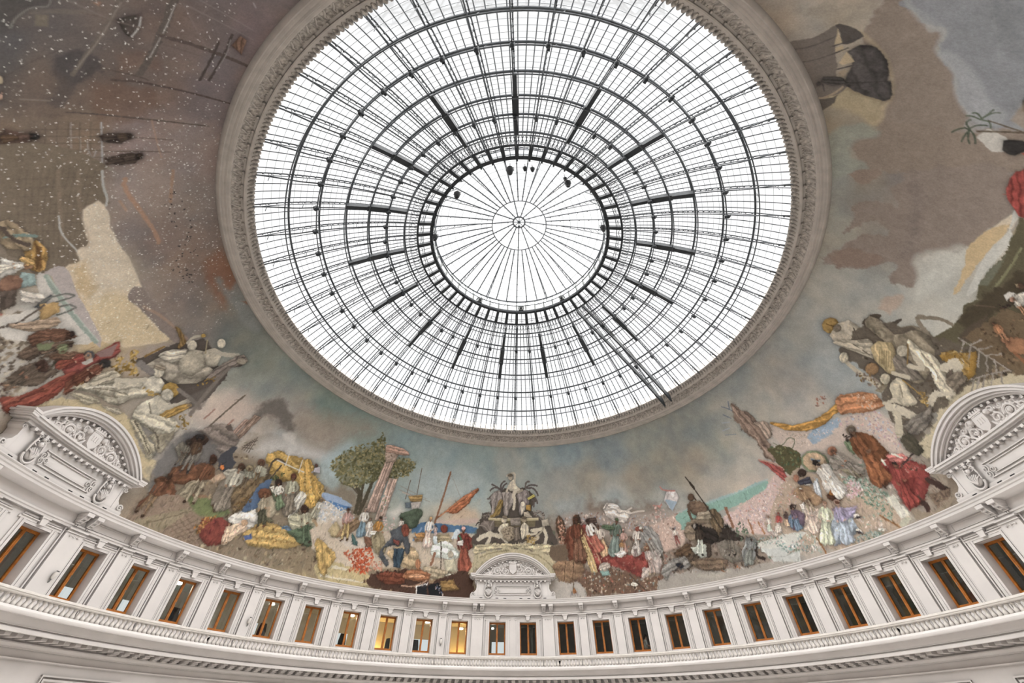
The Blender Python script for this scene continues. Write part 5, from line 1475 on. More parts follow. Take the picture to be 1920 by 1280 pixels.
d 40 8.9 54382e,7a4a3c,b08070:1621 181 1689 150 1682 133 1627 152
m 6a4634 4.0 3.3:1550 171 1576 142 1556 135 1547 147
m 6d5a4a 4.7 5.8:1649 75 1706 68 1683 35 1640 31
d 20 8.2 8a7a60,54483c:1650 71 1695 66 1672 40 1643 44
m cfc8bd 4.5 3.7:1405 265 1449 264 1445 228 1454 178 1428 167 1386 192 1395 231
s b0a89c 6.7 4.5:1414 242 1415 203 1415 176
s e0dad0 7.4 4.5:1433 252 1434 214 1438 180
m a8acb0 4.6 3.8:1360 236 1388 243 1361 179 1343 190
d 260 10.3 6d8a74,8aa690,4f6d5a,a8bcae,5d7a68:1458 218 1513 192 1547 147 1549 89 1509 53 1490 87 1467 142 1450 176
d 90 9.9 c9a0a8,d8c0c8,b88a90,e0d0d0:1479 199 1503 175 1487 143 1429 149 1438 167
m 97785a 4.7 3.9:1282 237 1334 237 1348 212 1356 172 1311 174 1288 202
m b8b4a8 3.1 1:1357 234 1350 232 1340 235 1332 241 1329 248 1333 253 1343 252 1352 247 1358 240
m 3a2c26 3.2 1:1364 271 1355 265 1344 265 1336 270 1334 278 1340 286 1351 290 1361 287 1366 280
m 3c3c48 4.0 3.2:1315 259 1366 258 1361 233 1318 245
m 8a5c48 3.2 1:1330 266 1323 260 1314 259 1308 263 1307 270 1312 277 1321 281 1329 279 1332 273
m 5a3a2a 2.9 1:1420 159 1409 155 1394 159 1382 168 1378 179 1385 186 1399 185 1414 178 1422 167
m a86a34 3.0 1:1413 179 1406 175 1398 174 1391 178 1391 184 1395 190 1403 193 1411 192 1415 186
m c9a08a 2.2 1:1408 152 1402 148 1395 147 1390 150 1389 156 1393 161 1400 164 1406 162 1409 158
m d0c4b8 3.9 3.1:1276 192 1298 193 1290 159 1271 161
m 6b4030 2.3 1:1320 185 1314 181 1306 180 1301 183 1300 189 1304 195 1311 197 1318 196 1321 191
m c9b3a2 4.5 4.5:1254 125 1293 162 1337 152 1338 120 1293 100 1257 106
d 40 7.5 d8c8b8,b09888,c0a898:1282 162 1342 145 1303 101 1258 115
m b8bca0 4.4 4.4:1299 98 1347 130 1342 97 1317 51 1281 65
m 9aa5b0 4.2 4.2:1358 118 1403 119 1413 91 1399 58 1341 42 1317 55
d 50 8.5 b8c0bc,7d8aa0,c8c8b8:1356 114 1414 103 1390 61 1329 51
m 9a90ac 3.5 3.5:1395 135 1444 121 1419 97 1385 108
m d0c8bc 2.8 1:1438 96 1433 94 1426 94 1420 97 1418 101 1421 105 1427 106 1434 104 1438 100
m 2e2a2c 2.8 1:1443 89 1439 88 1433 89 1426 92 1422 95 1424 97 1429 97 1436 95 1442 92
m d0c8bc 2.7 1:1417 52 1412 52 1406 54 1401 59 1400 64 1403 67 1409 66 1415 62 1418 56
m 2e2a2c 2.7 1:1416 48 1413 49 1408 52 1403 56 1400 60 1402 61 1406 59 1412 55 1415 51
m d0c8bc 2.6 1:1483 36 1478 35 1471 37 1464 42 1461 47 1464 49 1470 49 1478 45 1483 40
d 60 8.7 c8b0a4,d8ccc0,a89a90,8aa08e:1424 91 1497 85 1477 45 1419 64
s 8d5f38 8.4 2.6:1491 77 1524 29
s 8d5f38 9.5 2.9:1268 108 1278 29
m 6d5a6a 3.9 3.9:1221 168 1261 178 1270 147 1243 124 1206 131
m 5d7084 3.9 3.9:1219 173 1245 169 1215 128 1202 137
m 3c2e2a 2.4 1:1260 188 1254 184 1248 183 1242 186 1241 191 1244 196 1251 199 1257 198 1261 193
d 330 9.1 d0b4a8,c09a8e,b8a8b0,d8c8bc,c88a78,b0a090:1061 262 1150 265 1290 284 1294 243 1276 192 1221 182 1159 130 1095 148 1042 217
f r b58a78 b84a44 c8bcb0 8a4a40:1192 187 1159 130
f r b08a78 d0c4b8 b0b8a8 7a5a48:1150 190 1130 143
f r a88070 4a3a3a c8a888 3c2e2a:1217 183 1197 142
p c3c2b8 4.7 4.7:1078 115 1212 115 1231 96 1173 82 1088 94
p b8bab4 4.7 4.7:1086 90 1172 80 1148 53 1085 68
p c3c0b0 3.2 2.6:1536 110 1563 111 1566 82 1538 85
p c8c4b6 3.2 2.5:1541 84 1569 81 1573 49 1540 50
p b0ae98 3.1 2.5:1543 48 1576 47 1542 30 1520 34
d 130 10.1 6d8a7c,8aa6a0,5d7470,b89a94,c8a8a0:1072 135 1153 119 1175 85 1225 103 1265 87 1264 36 1195 50 1154 64 1087 113
d 70 8.9 d8d4cc,c8c8b8,a8b098:1243 115 1276 105 1268 44 1241 47
d 90 9.3 5a6d60,7d9088,9aa8a0:1375 46 1427 49 1484 43 1456 28 1393 25
p 8f7f6b 4.8 4.8:1589 120 1578 54 1585 33 1673 32 1691 53 1616 40 1592 72
p 9c907e80 27.0 18.0:2960 627 2935 573 2898 532 2885 583 2915 621
p ab9a78d0 21.2 15.9:2701 684 2710 627 2663 564 2615 582 2597 607 2647 644 2662 675
p 8b7c6f 15.1 17.7:2905 507 2888 484 2830 468 2799 455 2759 468 2713 448 2658 447 2620 434 2573 455 2568 548 2607 581 2660 570 2716 552 2758 548 2792 554 2846 572 2892 521
p 8c7c6e 17.2 17.2:2544 645 2556 605 2595 582 2605 546 2580 455 2587 351 2500 341 2450 547 2461 619 2499 644
s b5a07fb0 14.6 12.6:2853 572 2791 552 2755 549 2708 551 2664 561 2645 574 2611 583 2597 605
p 93978ac0 23.0 17.3:2556 702 2588 647 2597 613 2560 594 2544 642 2499 647 2465 619 2437 630 2429 710
p 84868a 5.6 8.8:2894 482 2871 481 2830 468 2808 446 2765 465 2729 451 2713 447 2658 447 2620 428 2592 393 2612 375 2654 358 2670 351 2845 338
s a8aaaaa0 14.0 14.0:2894 482 2871 481 2830 468 2809 448 2788 460 2765 465 2729 451 2713 447 2658 447 2620 428 2600 409
p a0a2a4c0 20.6 12.4:2765 463 2754 440 2693 412 2646 394 2618 379 2598 397 2623 428 2670 444 2719 448
p 9a9b9c90 15.7 7.8:2887 481 2855 462 2813 441 2833 468
s 9a9c9c60 3.6 2.1:2857 381 2820 380 2730 384
p 74767a90 31.2 10.4:2857 381 2845 338 2723 350 2762 377
p 756b62 3.1 2.6:2893 703 2878 650 2885 597 2839 624 2787 635 2749 645 2720 631 2696 668 2703 707 2790 712 2859 708
s 57504b 3.0 1.5:2868 708 2857 658 2862 613
s 57504b 3.1 1.5:2824 710 2816 664 2819 625
p 57504b 2.3 2.3:2889 598 2855 572 2837 577 2836 609 2862 606
m 4d4846 2.9 2.9:2736 632 2787 604 2815 606 2816 571 2792 554 2755 549 2717 556 2709 552 2666 561 2669 583 2690 610 2710 627
p b8a482 2.9 2.4:2852 618 2880 603 2840 609 2842 623
p b8a482 2.9 2.4:2831 625 2833 611 2817 612 2819 628
p b8a482 3.0 2.5:2789 632 2814 609 2782 603 2779 627
p a08d74 3.1 2.5:2764 641 2767 625 2761 621 2746 635
s 4d4846 4.3 1.4:2838 627 2839 577
s 4d4846 4.4 1.5:2818 631 2822 604
s 4d4846 5.0 1.5:2772 639 2773 608
s 3d3836 3.0 1.5:2729 634 2721 605 2713 553
m 45413e 2.1 1.6:2752 677 2757 662 2741 634 2726 640 2733 668
m 45413e 1.6 1:2741 681 2738 683 2737 686 2738 689 2742 690 2746 689 2748 686 2748 683 2745 681
s 45413e 4.3 1.6:2739 678 2717 680
p 5f574f 2.8 2.2:2686 711 2692 669 2694 658 2667 677 2657 708
s a08d74 8.7 2.7:2699 708 2698 674 2718 642
p bdb8ae 3.4 6.0:2574 417 2586 393 2565 374 2537 381 2544 402
s 5d5040 4.9 1.2:2608 403 2590 355
s 5d5040 6.2 1.2:2582 419 2588 351
s 55604c 4.5 1.7:2612 413 2625 398 2627 387
s 55604c 4.6 1.7:2612 413 2625 402 2633 396
s 55604c 4.7 1.7:2612 413 2624 420 2624 426
s 55604c 4.7 1.7:2609 413 2617 428 2617 436
s 55604c 4.6 1.7:2609 411 2604 401 2592 399
s 4a5444 4.9 1.8:2585 431 2587 444 2576 459
s 4a5444 4.9 1.8:2585 431 2568 439 2554 443
s 4a5444 4.9 1.8:2584 431 2566 433 2551 430
s 4a5444 4.9 1.8:2585 431 2570 423 2553 421
s 4a5444 4.7 1.7:2587 431 2596 419 2597 405
s 4a5444 4.8 1.7:2588 432 2601 436 2608 430
m 33302e 2.1 1.6:2552 379 2569 372 2566 345 2550 344 2536 367
p 9a4a3c 2.0 1.6:2543 351 2547 343 2536 342
m 3a3632 1.5 1.5:2654 356 2665 351 2627 350 2634 355
p 9a816890 7.8 3.9:2613 371 2660 351 2593 348
p 8a7b70 12.9 15.3:2401 565 2426 545 2463 521 2504 370 2438 354 2411 338 2359 359 2294 385 2255 419 2248 439 2220 451 2192 476 2159 453 2108 457 2115 506 2164 508 2141 548 2091 597 2075 675 2102 681 2129 650 2191 635 2237 578 2240 547 2273 560 2277 598 2235 630 2222 651 2275 633 2317 641 2354 578 2345 547 2384 563
p 8f7c6e 9.4 11.8:2434 660 2446 630 2456 588 2425 595 2401 629 2417 647
p 8a7263a0 13.4 13.4:2136 659 2168 596 2165 541 2112 581 2081 653
p 7d7068a0 39.6 17.0:2421 531 2427 506 2268 487 2201 494 2228 513 2303 506
p c0bfb4b0 28.1 11.3:2202 476 2247 442 2284 388 2234 377 2134 407 2084 434 2150 453
p c9b9a0 7.3 4.5:2358 361 2399 342 2412 328 2366 331
p c3a87c 7.1 7.1:2297 386 2359 359 2360 336 2288 353 2222 362 2159 366 2163 373 2232 379
p bcbab0 4.8 2.9:2410 340 2409 327 2365 333 2349 322 2293 330 2233 340 2185 337 2175 350 2288 353 2360 336
p 9a8c74 2.7 2.2:2360 330 2409 319 2382 312 2342 322
m 8f3c35 1.7 1.3:2443 358 2465 360 2489 357 2502 349 2495 336 2405 317 2414 339
s 8f3c35 2.2 1.3:2442 363 2444 356
p b89c86b0 16.7 15.4:2003 491 2041 492 2081 460 2000 460
p 5d563f 3.6 5.2:1993 343 2030 343 2100 331 2133 341 2165 329 2217 339 2290 329 2355 326 2385 312 2126 206
p 6a6a58 6.9 6.9:2217 339 2287 328 2307 321 2253 321 2210 325
s 7d7a58 8.6 3.8:2212 311 2267 307 2330 305
p 4a4030 15.1 15.1:2118 331 2206 308 2281 279 2211 250 2156 286 2076 304
p 54483a 10.8 10.8:2079 311 2140 295 2081 259 2027 309
m b0764f 3.0 2.5:2106 267 2144 264 2147 247 2116 220 2086 250
m b07a56 2.9 2.4:2163 273 2181 256 2182 236 2148 218 2140 240
s a06c4a 13.6 2.6:2116 266 2096 273 2088 286
m 4a362a 2.0 1:2134 271 2128 269 2122 271 2120 275 2122 280 2128 282 2134 282 2138 279 2138 274
s 2e2824 5.1 2.0:2126 285 2144 275
m c4bcae 2.9 2.4:2213 278 2239 262 2205 247 2199 264
m b88a70 1.9 1:2208 271 2204 270 2200 271 2198 274 2200 277 2204 279 2209 279 2212 276 2211 273
p c9c4ba 2.4 1.9:2206 291 2220 286 2221 275 2196 281
d 14 7.9 2e2824,54382e:2171 293 2193 272 2178 270 2168 281
s 6d5a48 3.1 1.6:2147 325 2168 291
m 4a362a 1.9 1:2248 270 2243 270 2238 272 2236 276 2237 280 2242 282 2247 281 2251 278 2251 273
p 9d8a68 2.8 2.4:2243 285 2247 280 2236 278
m 8a7d6a 3.9 3.9:1938 500 1969 491 1963 458 1953 437 1983 423 2009 393 2011 358 1981 350 1883 447
p 54493e 3.4 4.1:1930 508 1972 496 1980 477 1947 488 1925 493
p 4d443c 3.2 3.9:1960 448 1993 442 2002 432 1974 433 1975 419
s 857968 20.5 3.0:2007 368 2032 404 2047 395
s 7d715f 16.4 2.9:2034 405 2064 367 2068 337
m 9d9080 3.3 1:1951 454 1942 457 1937 467 1939 478 1946 486 1956 487 1963 480 1965 469 1960 459
s c0b5a0 6.7 3.4:1954 488 1944 460
m 94753f 3.7 1:1871 553 1850 549 1830 555 1820 570 1826 586 1845 595 1867 593 1883 581 1884 566
s 6d4f2a 4.5 3.0:1849 584 1857 561
m b0a48f 4.3 3.6:1837 560 1891 552 1908 526 1895 486 1870 460 1804 524
m 6d6254 3.0 1:1866 544 1856 542 1847 545 1842 551 1845 559 1854 563 1865 562 1872 557 1872 550
s c4b9a5 15.9 3.6:1902 540 1874 535 1868 514
s 5d5448 5.7 3.5:1891 517 1867 488
p c0b292 4.5 9.0:1727 192 1793 204 1854 233 1938 236 1984 212 2062 173 2034 149 1979 183 1870 204 1779 187 1718 151
p 6d5a42 5.8 14.5:2076 299 2189 244 2071 169 2050 204 2051 268
d 70 11.5 5d4a34,7a6448,4a3a2a,8a6a4c:2081 294 2180 240 2076 182 2056 212
p 62574ae8 9.1 23.7:1776 497 1830 502 1915 499 1989 426 2011 337 2040 307 2015 242 1927 232 1893 232 1805 218 1732 190 1701 226 1743 315 1763 344 1786 411
d 120 12.7 7d705e,54493c,8f836f,463d32:1818 495 1917 488 2006 335 2004 258 1893 232 1748 205 1714 238 1762 330
m 8d806b 7.3 7.3:1931 501 1966 490 1957 453 1959 416 1999 390 1995 353 1970 324 1921 304 1863 303 1856 337 1884 390 1911 439
m 9a7432 6.4 8.1:1980 315 2014 283 2029 256 1965 233 1950 252 1990 264 1966 292
s 9a9086 4.6 2.3:2045 310 2046 253 2047 196
s 9a9086 5.6 3.2:2044 296 2011 286
s 8a8076 6.3 3.1:2044 278 2005 264
s 9a9086 5.4 3.1:2045 261 2007 242
s 8a8076 6.1 3.0:2045 244 2012 223
s 9a9086 5.2 3.0:2046 227 2020 206
s 9a9086 5.4 3.1:2044 282 2073 272
s 8a8076 6.0 3.0:2044 265 2074 249
s 9a9086 5.2 3.0:2045 247 2070 227
s 9a9086 4.5 2.3:1960 235 2008 216 2048 194
s 8a8076 7.1 3.1:1971 228 1945 215
s 9a9086 6.2 3.1:1985 223 1953 209
s 8a8076 6.9 3.1:1997 218 1967 204
s 9a9086 6.0 3.0:2013 211 1988 196
s 8a8076 6.6 2.9:2029 203 2011 187
m a79c88 4.3 3.6:1804 538 1852 497 1886 457 1851 424 1833 434 1820 470 1809 499
s 6b6252 5.6 3.5:1839 490 1841 439
s cac0ac 6.4 3.6:1828 501 1840 464
m a8946c 3.4 2.7:1874 450 1907 436 1910 403 1844 357 1831 390 1845 429
h 8a7752 3.3 0 6:1873 433 1897 398 1849 369 1838 412
m 756b5f 3.8 3.8:1882 390 1907 377 1893 326 1875 306 1846 334 1856 369
s b8ad95 24.3 3.6:1778 490 1766 445 1775 365
m b8ad95 2.9 1:1787 475 1774 471 1763 473 1757 480 1761 490 1773 497 1786 498 1795 493 1796 484
p 857a64 2.7 2.0:1752 361 1800 361 1796 349 1762 346
m 8a6a48 4.2 1:1821 396 1806 392 1792 395 1784 404 1786 416 1798 424 1814 424 1826 417 1828 406
d 40 14.0 6d5f54,8a7a6c,7a5f3a:1755 437 1787 404 1790 353 1762 359 1747 403
m bfb49c 3.6 3.0:1961 393 1955 354 1961 321 1946 295 1928 267 1905 231 1883 236 1900 286 1919 313 1916 352
s 8a7f6a 5.4 3.6:1945 347 1933 311 1913 280
m b0a590 2.6 1:1929 373 1917 370 1905 373 1899 381 1902 391 1913 397 1926 397 1935 391 1936 382
s 8a6a3a 5.1 1.9:1946 385 1891 354
s bfb49c 25.0 3.1:1921 348 1907 324 1891 346
s c4b9a2 37.8 3.4:1948 288 1989 276 1962 262
s c4b9a2 26.2 3.6:1907 236 1868 259 1838 248
m 7d7060 3.4 2.8:1927 268 1970 255 1956 235 1932 236 1911 235
d 60 11.3 a08048,8a6a34,b89858,6d5026:1977 317 2027 289 2003 259 1959 237 1998 282
m b5aa92 2.7 1:1818 357 1807 353 1795 354 1790 361 1792 371 1802 378 1815 379 1823 374 1825 365
m bdb299 3.9 3.2:1805 347 1841 339 1830 307 1810 269 1776 290 1773 314
s 8a7f6a 5.2 3.3:1821 329 1797 302
s bdb299 18.7 3.3:1797 337 1776 312 1741 320
s c4b9a2 41.4 3.9:1744 305 1764 277 1780 230
s bdb299 35.4 3.9:1746 280 1704 236
s bfb49c 22.1 3.2:1839 362 1858 330
m 6d655c 3.8 3.8:1739 247 1792 248 1835 242 1782 211 1736 213 1730 230
s 8a8278 6.3 3.1:1760 243 1800 234
d 30 9.9 a08048,8a6a34,b89858:1840 289 1861 273 1830 250 1823 264
s 9a7a40 7.6 2.5:1840 334 1842 279
m 4d483a 3.8 3.8:1700 225 1730 216 1725 185 1717 168 1693 173 1686 207
m 9a6a4a 3.9 3.9:2102 248 2137 212 2101 192 2087 217
s 8a5a3c 12.8 2.9:2090 210 2086 188
m 7d6238 6.1 5.1:-1870 485 -1835 490 -1794 476 -1801 454 -1823 475
s b0a692 15.9 5.3:-1794 485 -1798 509 -1782 530
m a8843f 4.3 1:-1777 537 -1774 534 -1775 530 -1779 526 -1785 526 -1789 528 -1790 532 -1788 536 -1782 538
s 7d7671 24.8 5.7:-1836 357 -1785 363
s 7a7067 22.2 8.9:-1581 347 -1598 438 -1610 524
f r 9a755c a8a291 7d7264 4c3a2e:-1301 295 -1283 149
f t 8a6a50 a4a08c 6d5a40 54402f:-1242 337 -1218 263
f t 8a6a50 8d8a78 5d5040 54402f:-1269 302 -1251 236
f r 8a5f48 9c9a84 7a6f60 6b4030:-1093 343 -1042 214
f r 8a5f48 d8d4c4 6a7a5c 3f2f28:-1137 302 -1081 221
f t 5e3f2c 6b4630 8d8069 3b2a20:-1407 275 -1384 133
f t 513c2f 54402f 6d675e 35302e:-1495 309 -1460 202
f t 6f4832 6f4832 7a6248 3b2a20:-1497 168 -1501 52
f t 6d4a34 a39e84 4c5a44 3a2a22:-988 250 -922 137
f t a88a6a c8c4b8 9a957f 6b5a48:-934 300 -931 225
f t a07a58 a2957d 54523f 6e4630:-1162 249 -1115 143
f t 5a4436 6a6458 5d5448 3c332c:-1516 280 -1493 210
f t c9a080 c9ad90 c9ad90 8a6040:-1229 122 -1209 63
f t a06a50 8d8378 857b70 4a3a30:1491 293 1513 192
f r 7a5a44 774a2e 8a5434 6a5f54:1594 317 1560 150
f r c9a98f cfc8bd d4cdc2 2a2524:1419 278 1421 165
f r c9a08a 9a90ac 9aa5b0 5a3a2a:1399 155 1357 39
f r c9a08a c9b3a2 c9b3a2 6b4030:1310 189 1272 98
f r c0987f b8bca0 b8bca0 7a5a48:1360 170 1294 55
f r 8a5a44 8f3f38 833831 2e2420:1627 182 1593 68
f t 8a5f48 97785a 8a7a64 b8b4a8:1311 236 1307 153
f r a07860 6d5a6a 5d7084 3c2e2a:1251 191 1230 119
f r 5a3f30 6a3d2c 74503c 4a2f24:321 345 315 170
f r 5a4034 cfc4b8 a8604e 3c2c26:373 334 413 200
f t 9a6a50 8d8984 857f78 bdb8ad:618 270 667 148
f t 9a6a50 a89890 a08a80 9a8468:626 188 626 87
f t 4a382c 3d332b b8bcae 2a2420:873 229 842 123
f t 3d332b 3a322c 6d6458 24201e:983 202 964 99
f r 4a3a30 7d7f7c 75776f 6a6c68:1058 139 1006 62
f t 8a5f48 5d4f42 54483c 4b352b:-2000 199 -2013 124
f r b88f72 8a4038 7a3d30 55565a:-1951 282 -1975 219
f r b58c72 6d4030 5d3628 33302f:-1900 294 -1913 223
f t 6d5040 6f7654 5b4a3c 3a2c28:-2000 269 -2024 209
f r 6d4a38 6b4a38 5d4030 3a2c28:-2029 282 -2072 215
f r b5855f c9c4b8 c0b8a8 c9a060:-2242 284 -2262 237
f t 4d4038 4d4038 463a32 46382f:-2450 527 -2442 463
f t 4d4038 544438 4d4038 46382f:-2507 509 -2504 457
f r 5b463c 5b463c 54402f 2f2c2a:-2526 348 -2529 302
f t a9714f b0764f b07a56 4a362a:2129 276 2104 232
f t b07a56 c4bcae b07a56 4a362a:2208 273 2188 239
"""
# ---------------------------------------------------------------- the painted canvas on the dome
AZ0,DA,NA=-152.0,.09,3379
DT,NT=.095,371
rng=np.random.RandomState(11)
def upsample(a,h,w):
    y=np.linspace(0,a.shape[0]-1.001,h); x=np.linspace(0,a.shape[1]-1.001,w); y0=y.astype(int); x0=x.astype(int); fy=(y-y0)[:,None]; fx=(x-x0)[None]
    fy=fy*fy*(3-2*fy); fx=fx*fx*(3-2*fx)
    A=a[y0][:,x0]; B=a[y0][:,x0+1]; Cc=a[y0+1][:,x0]; D=a[y0+1][:,x0+1]
    return ((A*(1-fx)+B*fx)*(1-fy)+(Cc*(1-fx)+D*fx)*fy).astype(np.float32)
def vnoise(cell):     # cell in grid steps
    return upsample(rng.uniform(-1,1,(int(NT/cell)+3,int(NA/cell)+3)),NT,NA)
NLO=vnoise(46)*.6+vnoise(20)*.4; NMD=vnoise(14)*.6+vnoise(6)*.4; NHI=vnoise(3.2)*.6+vnoise(1.6)*.5
def hx(s): return np.array([int(s[i:i+2],16)/255 for i in (0,2,4)],np.float32), (int(s[6:8],16)/255 if len(s)>6 else 1.)
def base_field(ctrl):
    ga=np.linspace(AZ0,AZ0+DA*(NA-1),304); gt=np.linspace(0,DT*(NT-1),42)
    A,T=np.meshgrid(ga,gt); num=np.zeros(A.shape+(3,)); den=np.zeros(A.shape)
    for a,t,col in ctrl:
        d2=((A-a)*np.cos(np.radians((T+t)/2)))**2+(T-t)**2
        w=1/(d2+1.5)**2; num+=w[...,None]*col; den+=w
    f=num/den[...,None]
    return np.stack([upsample(f[...,i],NT,NA) for i in range(3)],2)
def sdf_poly(P,X,Y):
    d=np.full(X.shape,1e9,np.float32); s=np.ones(X.shape,np.float32); n=len(P); j=n-1
    for i in range(n):
        ax,ay=P[i]; bx,by=P[j]; ex,ey=bx-ax,by-ay; wx,wy=X-ax,Y-ay
        t=np.clip((wx*ex+wy*ey)/(ex*ex+ey*ey+1e-9),0,1); d=np.minimum(d,(wx-ex*t)**2+(wy-ey*t)**2)
        c1=Y>=ay; c2=Y<by; c3=ex*wy>ey*wx
        s=np.where((c1&c2&c3)|(~c1&~c2&~c3),-s,s); j=i
    return s*np.sqrt(d)
def sdf_line(P,X,Y):
    d=np.full(X.shape,1e9,np.float32)
    for (ax,ay),(bx,by) in zip(P[:-1],P[1:]):
        ex,ey=bx-ax,by-ay; t=np.clip(((X-ax)*ex+(Y-ay)*ey)/(ex*ex+ey*ey+1e-9),0,1); d=np.minimum(d,(X-ax-ex*t)**2+(Y-ay-ey*t)**2)
    return np.sqrt(d)
def smoothpoly(P,closed=True,n=3,k=1.):
    out=[]; m=len(P); P=np.array(P,float)
    rngi=range(m if closed else m-1)
    for i in rngi:
        p0,p1,p2,p3=(P[(i+k-1)%m] if closed else P[min(max(i+k-1,0),m-1)] for k in range(4))
        for k in range(n):
            t=k/n; out.append((1-k)*(p1*(1-t)+p2*t)+k*.5*((2*p1)+(p2-p0)*t+(2*p0-5*p1+4*p2-p3)*t*t+(3*p1-p0-3*p2+p3)*t**3))
    if not closed: out.append(P[-1])
    return out
class Canvas:
    def __init__(s,base): s.I=base
    def frame(s,pts,pad):
        a=np.array(pts,float); th=a[:,1].mean(); mu=1989*math.cos(math.radians(min(max(th,0),34)))*math.radians(DA); mv=1989*math.radians(DT)
        c=(a[:,0]-AZ0)/DA; r=a[:,1]/DT; c0=c.mean()
        x0=int(max(0,math.floor(c.min()-pad/mu-1))); x1=int(min(NA,math.ceil(c.max()+pad/mu+2))); y0=int(max(0,math.floor(r.min()-pad/mv-1))); y1=int(min(NT,math.ceil(r.max()+pad/mv+2)))
        if x1<=x0 or y1<=y0: return None
        X,Y=np.meshgrid((np.arange(x0,x1)-c0)*mu,np.arange(y0,y1)*mv)
        return np.stack([(c-c0)*mu,r*mv],1), X.astype(np.float32), Y.astype(np.float32), (slice(y0,y1),slice(x0,x1)), mu
    def blend(s,sl,a,col):
        I=s.I[sl]; I+=(col-I)*a[...,None]
    def poly(s,pts,col,al,soft,rough,model=False,smooth=True):
        f=s.frame(pts,soft+rough+(22 if model else 8))
        if not f: return
        P,X,Y,sl,mu=f
        if smooth and len(P)>4: P=smoothpoly(P,True,3,.6 if model else 1.)
        d=sdf_poly(P,X,Y)
        if rough>2: d=d+rough*(NMD[sl] if rough<30 else .6*NLO[sl]+.5*NMD[sl])+min(rough,10)*.5*NHI[sl]
        soft=max(soft,5.)
        a=np.clip(.5-d/soft,0,1)*al; a=a*a*(3-2*a) if al==1 else a
        tex=1+.05*NHI[sl]+.05*NMD[sl]
        if model:
            dm=max(6.,-float(d.min())); w=.45*dm; gy,gx=np.gradient(d) if min(d.shape)>1 else (d*0,d*0); g=np.sqrt(gx*gx+gy*gy)+1e-6
            e=np.clip(1-(-d)/w,0,1.3); lam=(-.55*gx+.8*gy)/g
            q=P-P.mean(0) if isinstance(P,np.ndarray) else np.array(P)-np.mean(P,0)
            ev,evc=np.linalg.eigh(q.T@q/len(q)); ax=evc[:,1]; mn=math.sqrt(max(ev[0],1)); pc=np.mean(P,0)
            vv=-(X-pc[0])*ax[1]+(Y-pc[1])*ax[0]; lam2=max(13.,mn*1.1)
            ph=6.283*vv/lam2+2.6*NMD[sl]+rng.rand()*6
            el=math.sqrt(max(ev[1],1)/max(ev[0],1)); fa=min(1,max(0,(el-1.15)/.6))*min(1,mn/9)
            tex=tex*(1+.15*fa*np.sin(ph)*np.clip(-d/4,0,1)+.07*fa*np.sin(2.3*ph+1))
            tex=tex*(1.05+.17*e*lam-.17*e*e+.15*NMD[sl]+.08*NHI[sl])
        if model: s.I[sl]*=(1-.22*np.exp(-np.clip(d,0,60)/7.)*(d>-4))[...,None]
        s.blend(sl,a,np.clip(col*tex[...,None],0,1))
    def stroke(s,pts,col,al,wid,soft,curve=True):
        f=s.frame(pts,wid+soft+4)
        if not f: return
        P,X,Y,sl,mu=f
        if curve and len(P)>2: P=smoothpoly(P,False)
        w=wid/2; k=1.
        if w<2.2: k=max(.25,w/2.2); w=2.2
        d=sdf_line(P,X,Y)-w; soft=max(soft,4.)
        d=d+min(wid*.2,4)*NHI[sl]
        s.blend(sl,np.clip(.5-d/soft,0,1)*al*k,np.clip(col*(1+.06*NHI[sl])[...,None],0,1))
    def dabs(s,pts,n,size,cols):
        a=np.array(pts,float); lo,hi=a.min(0),a.max(0); got=0; tries=0
        while got<n and tries<n*12:
            tries+=1; p=lo+(hi-lo)*rng.rand(2); ins=False; j=len(a)-1
            for i in range(len(a)):
                if (a[i,1]>p[1])!=(a[j,1]>p[1]) and p[0]<(a[j,0]-a[i,0])*(p[1]-a[i,1])/(a[j,1]-a[i,1])+a[i,0]: ins=not ins
                j=i
            if not ins: continue
            got+=1; q=size*rng.uniform(.5,1.25)/2; k=1.
            if q<2.: k=max(.3,(q/2.)**1.3); q=2.
            f=s.frame([p],q*2+6)
            if not f: continue
            P,X,Y,sl,mu=f; an=rng.rand()*3.14; x=X-P[0,0]; y=Y-P[0,1]; ca,sa=math.cos(an),math.sin(an); u=(x*ca+y*sa)/(1.35*q); v=(-x*sa+y*ca)/(.75*q)
            al=np.clip((1.25-np.sqrt(u*u+v*v))*1.6,0,1)*k*.92
            s.blend(sl,al,cols[rng.randint(len(cols))]*rng.uniform(.9,1.08))
    def hatch(s,p,col,al,wid,nu,nv):
        a=np.array(p,float); L=lambda p,q,t:p+(q-p)*t
        for i in range(nu): t=(i+1)/(nu+1); s.stroke([L(a[0],a[3],t),L(a[1],a[2],t)],col,al,wid,4,False)
        for i in range(nv): t=(i+1)/(nv+1); s.stroke([L(a[0],a[1],t),L(a[3],a[2],t)],col,al,wid,4,False)
    def figure(s,h,f_,kind,skin,top,bot,hair):
        h=np.array(h,float); f_=np.array(f_,float); th=(h[1]+f_[1])/2; k=math.cos(math.radians(th))
        A=(f_-h)*[k,1]; H=np.hypot(*A); u=A/H; v=np.array([-u[1],u[0]])
        q=lambda a,b:tuple((h*[k,1]+u*H*a+v*H*b)/[k,1]); cm=H*math.radians(1)*1989
        P=lambda pts,c,m=True:s.poly([q(a,b) for a,b in pts],c,1,5,1.5,m)
        if kind=='r': P([(.30,.07),(.42,.075),(.66,.12),(.98,.17),(1.0,-.16),(.66,-.12),(.42,-.075),(.30,-.07)],bot)
        else:
            P([(.45,.075),(.7,.10),(.98,.10),(.98,.03),(.7,.01),(.55,0),(.55,-.02),(.75,-.04),(.98,-.10),(.98,-.15),(.7,-.11),(.45,-.075)],bot)
            for b in (.07,-.125): s.stroke([q(.98,b),q(1.0,b-.03)],hair,1,cm*.05,4)
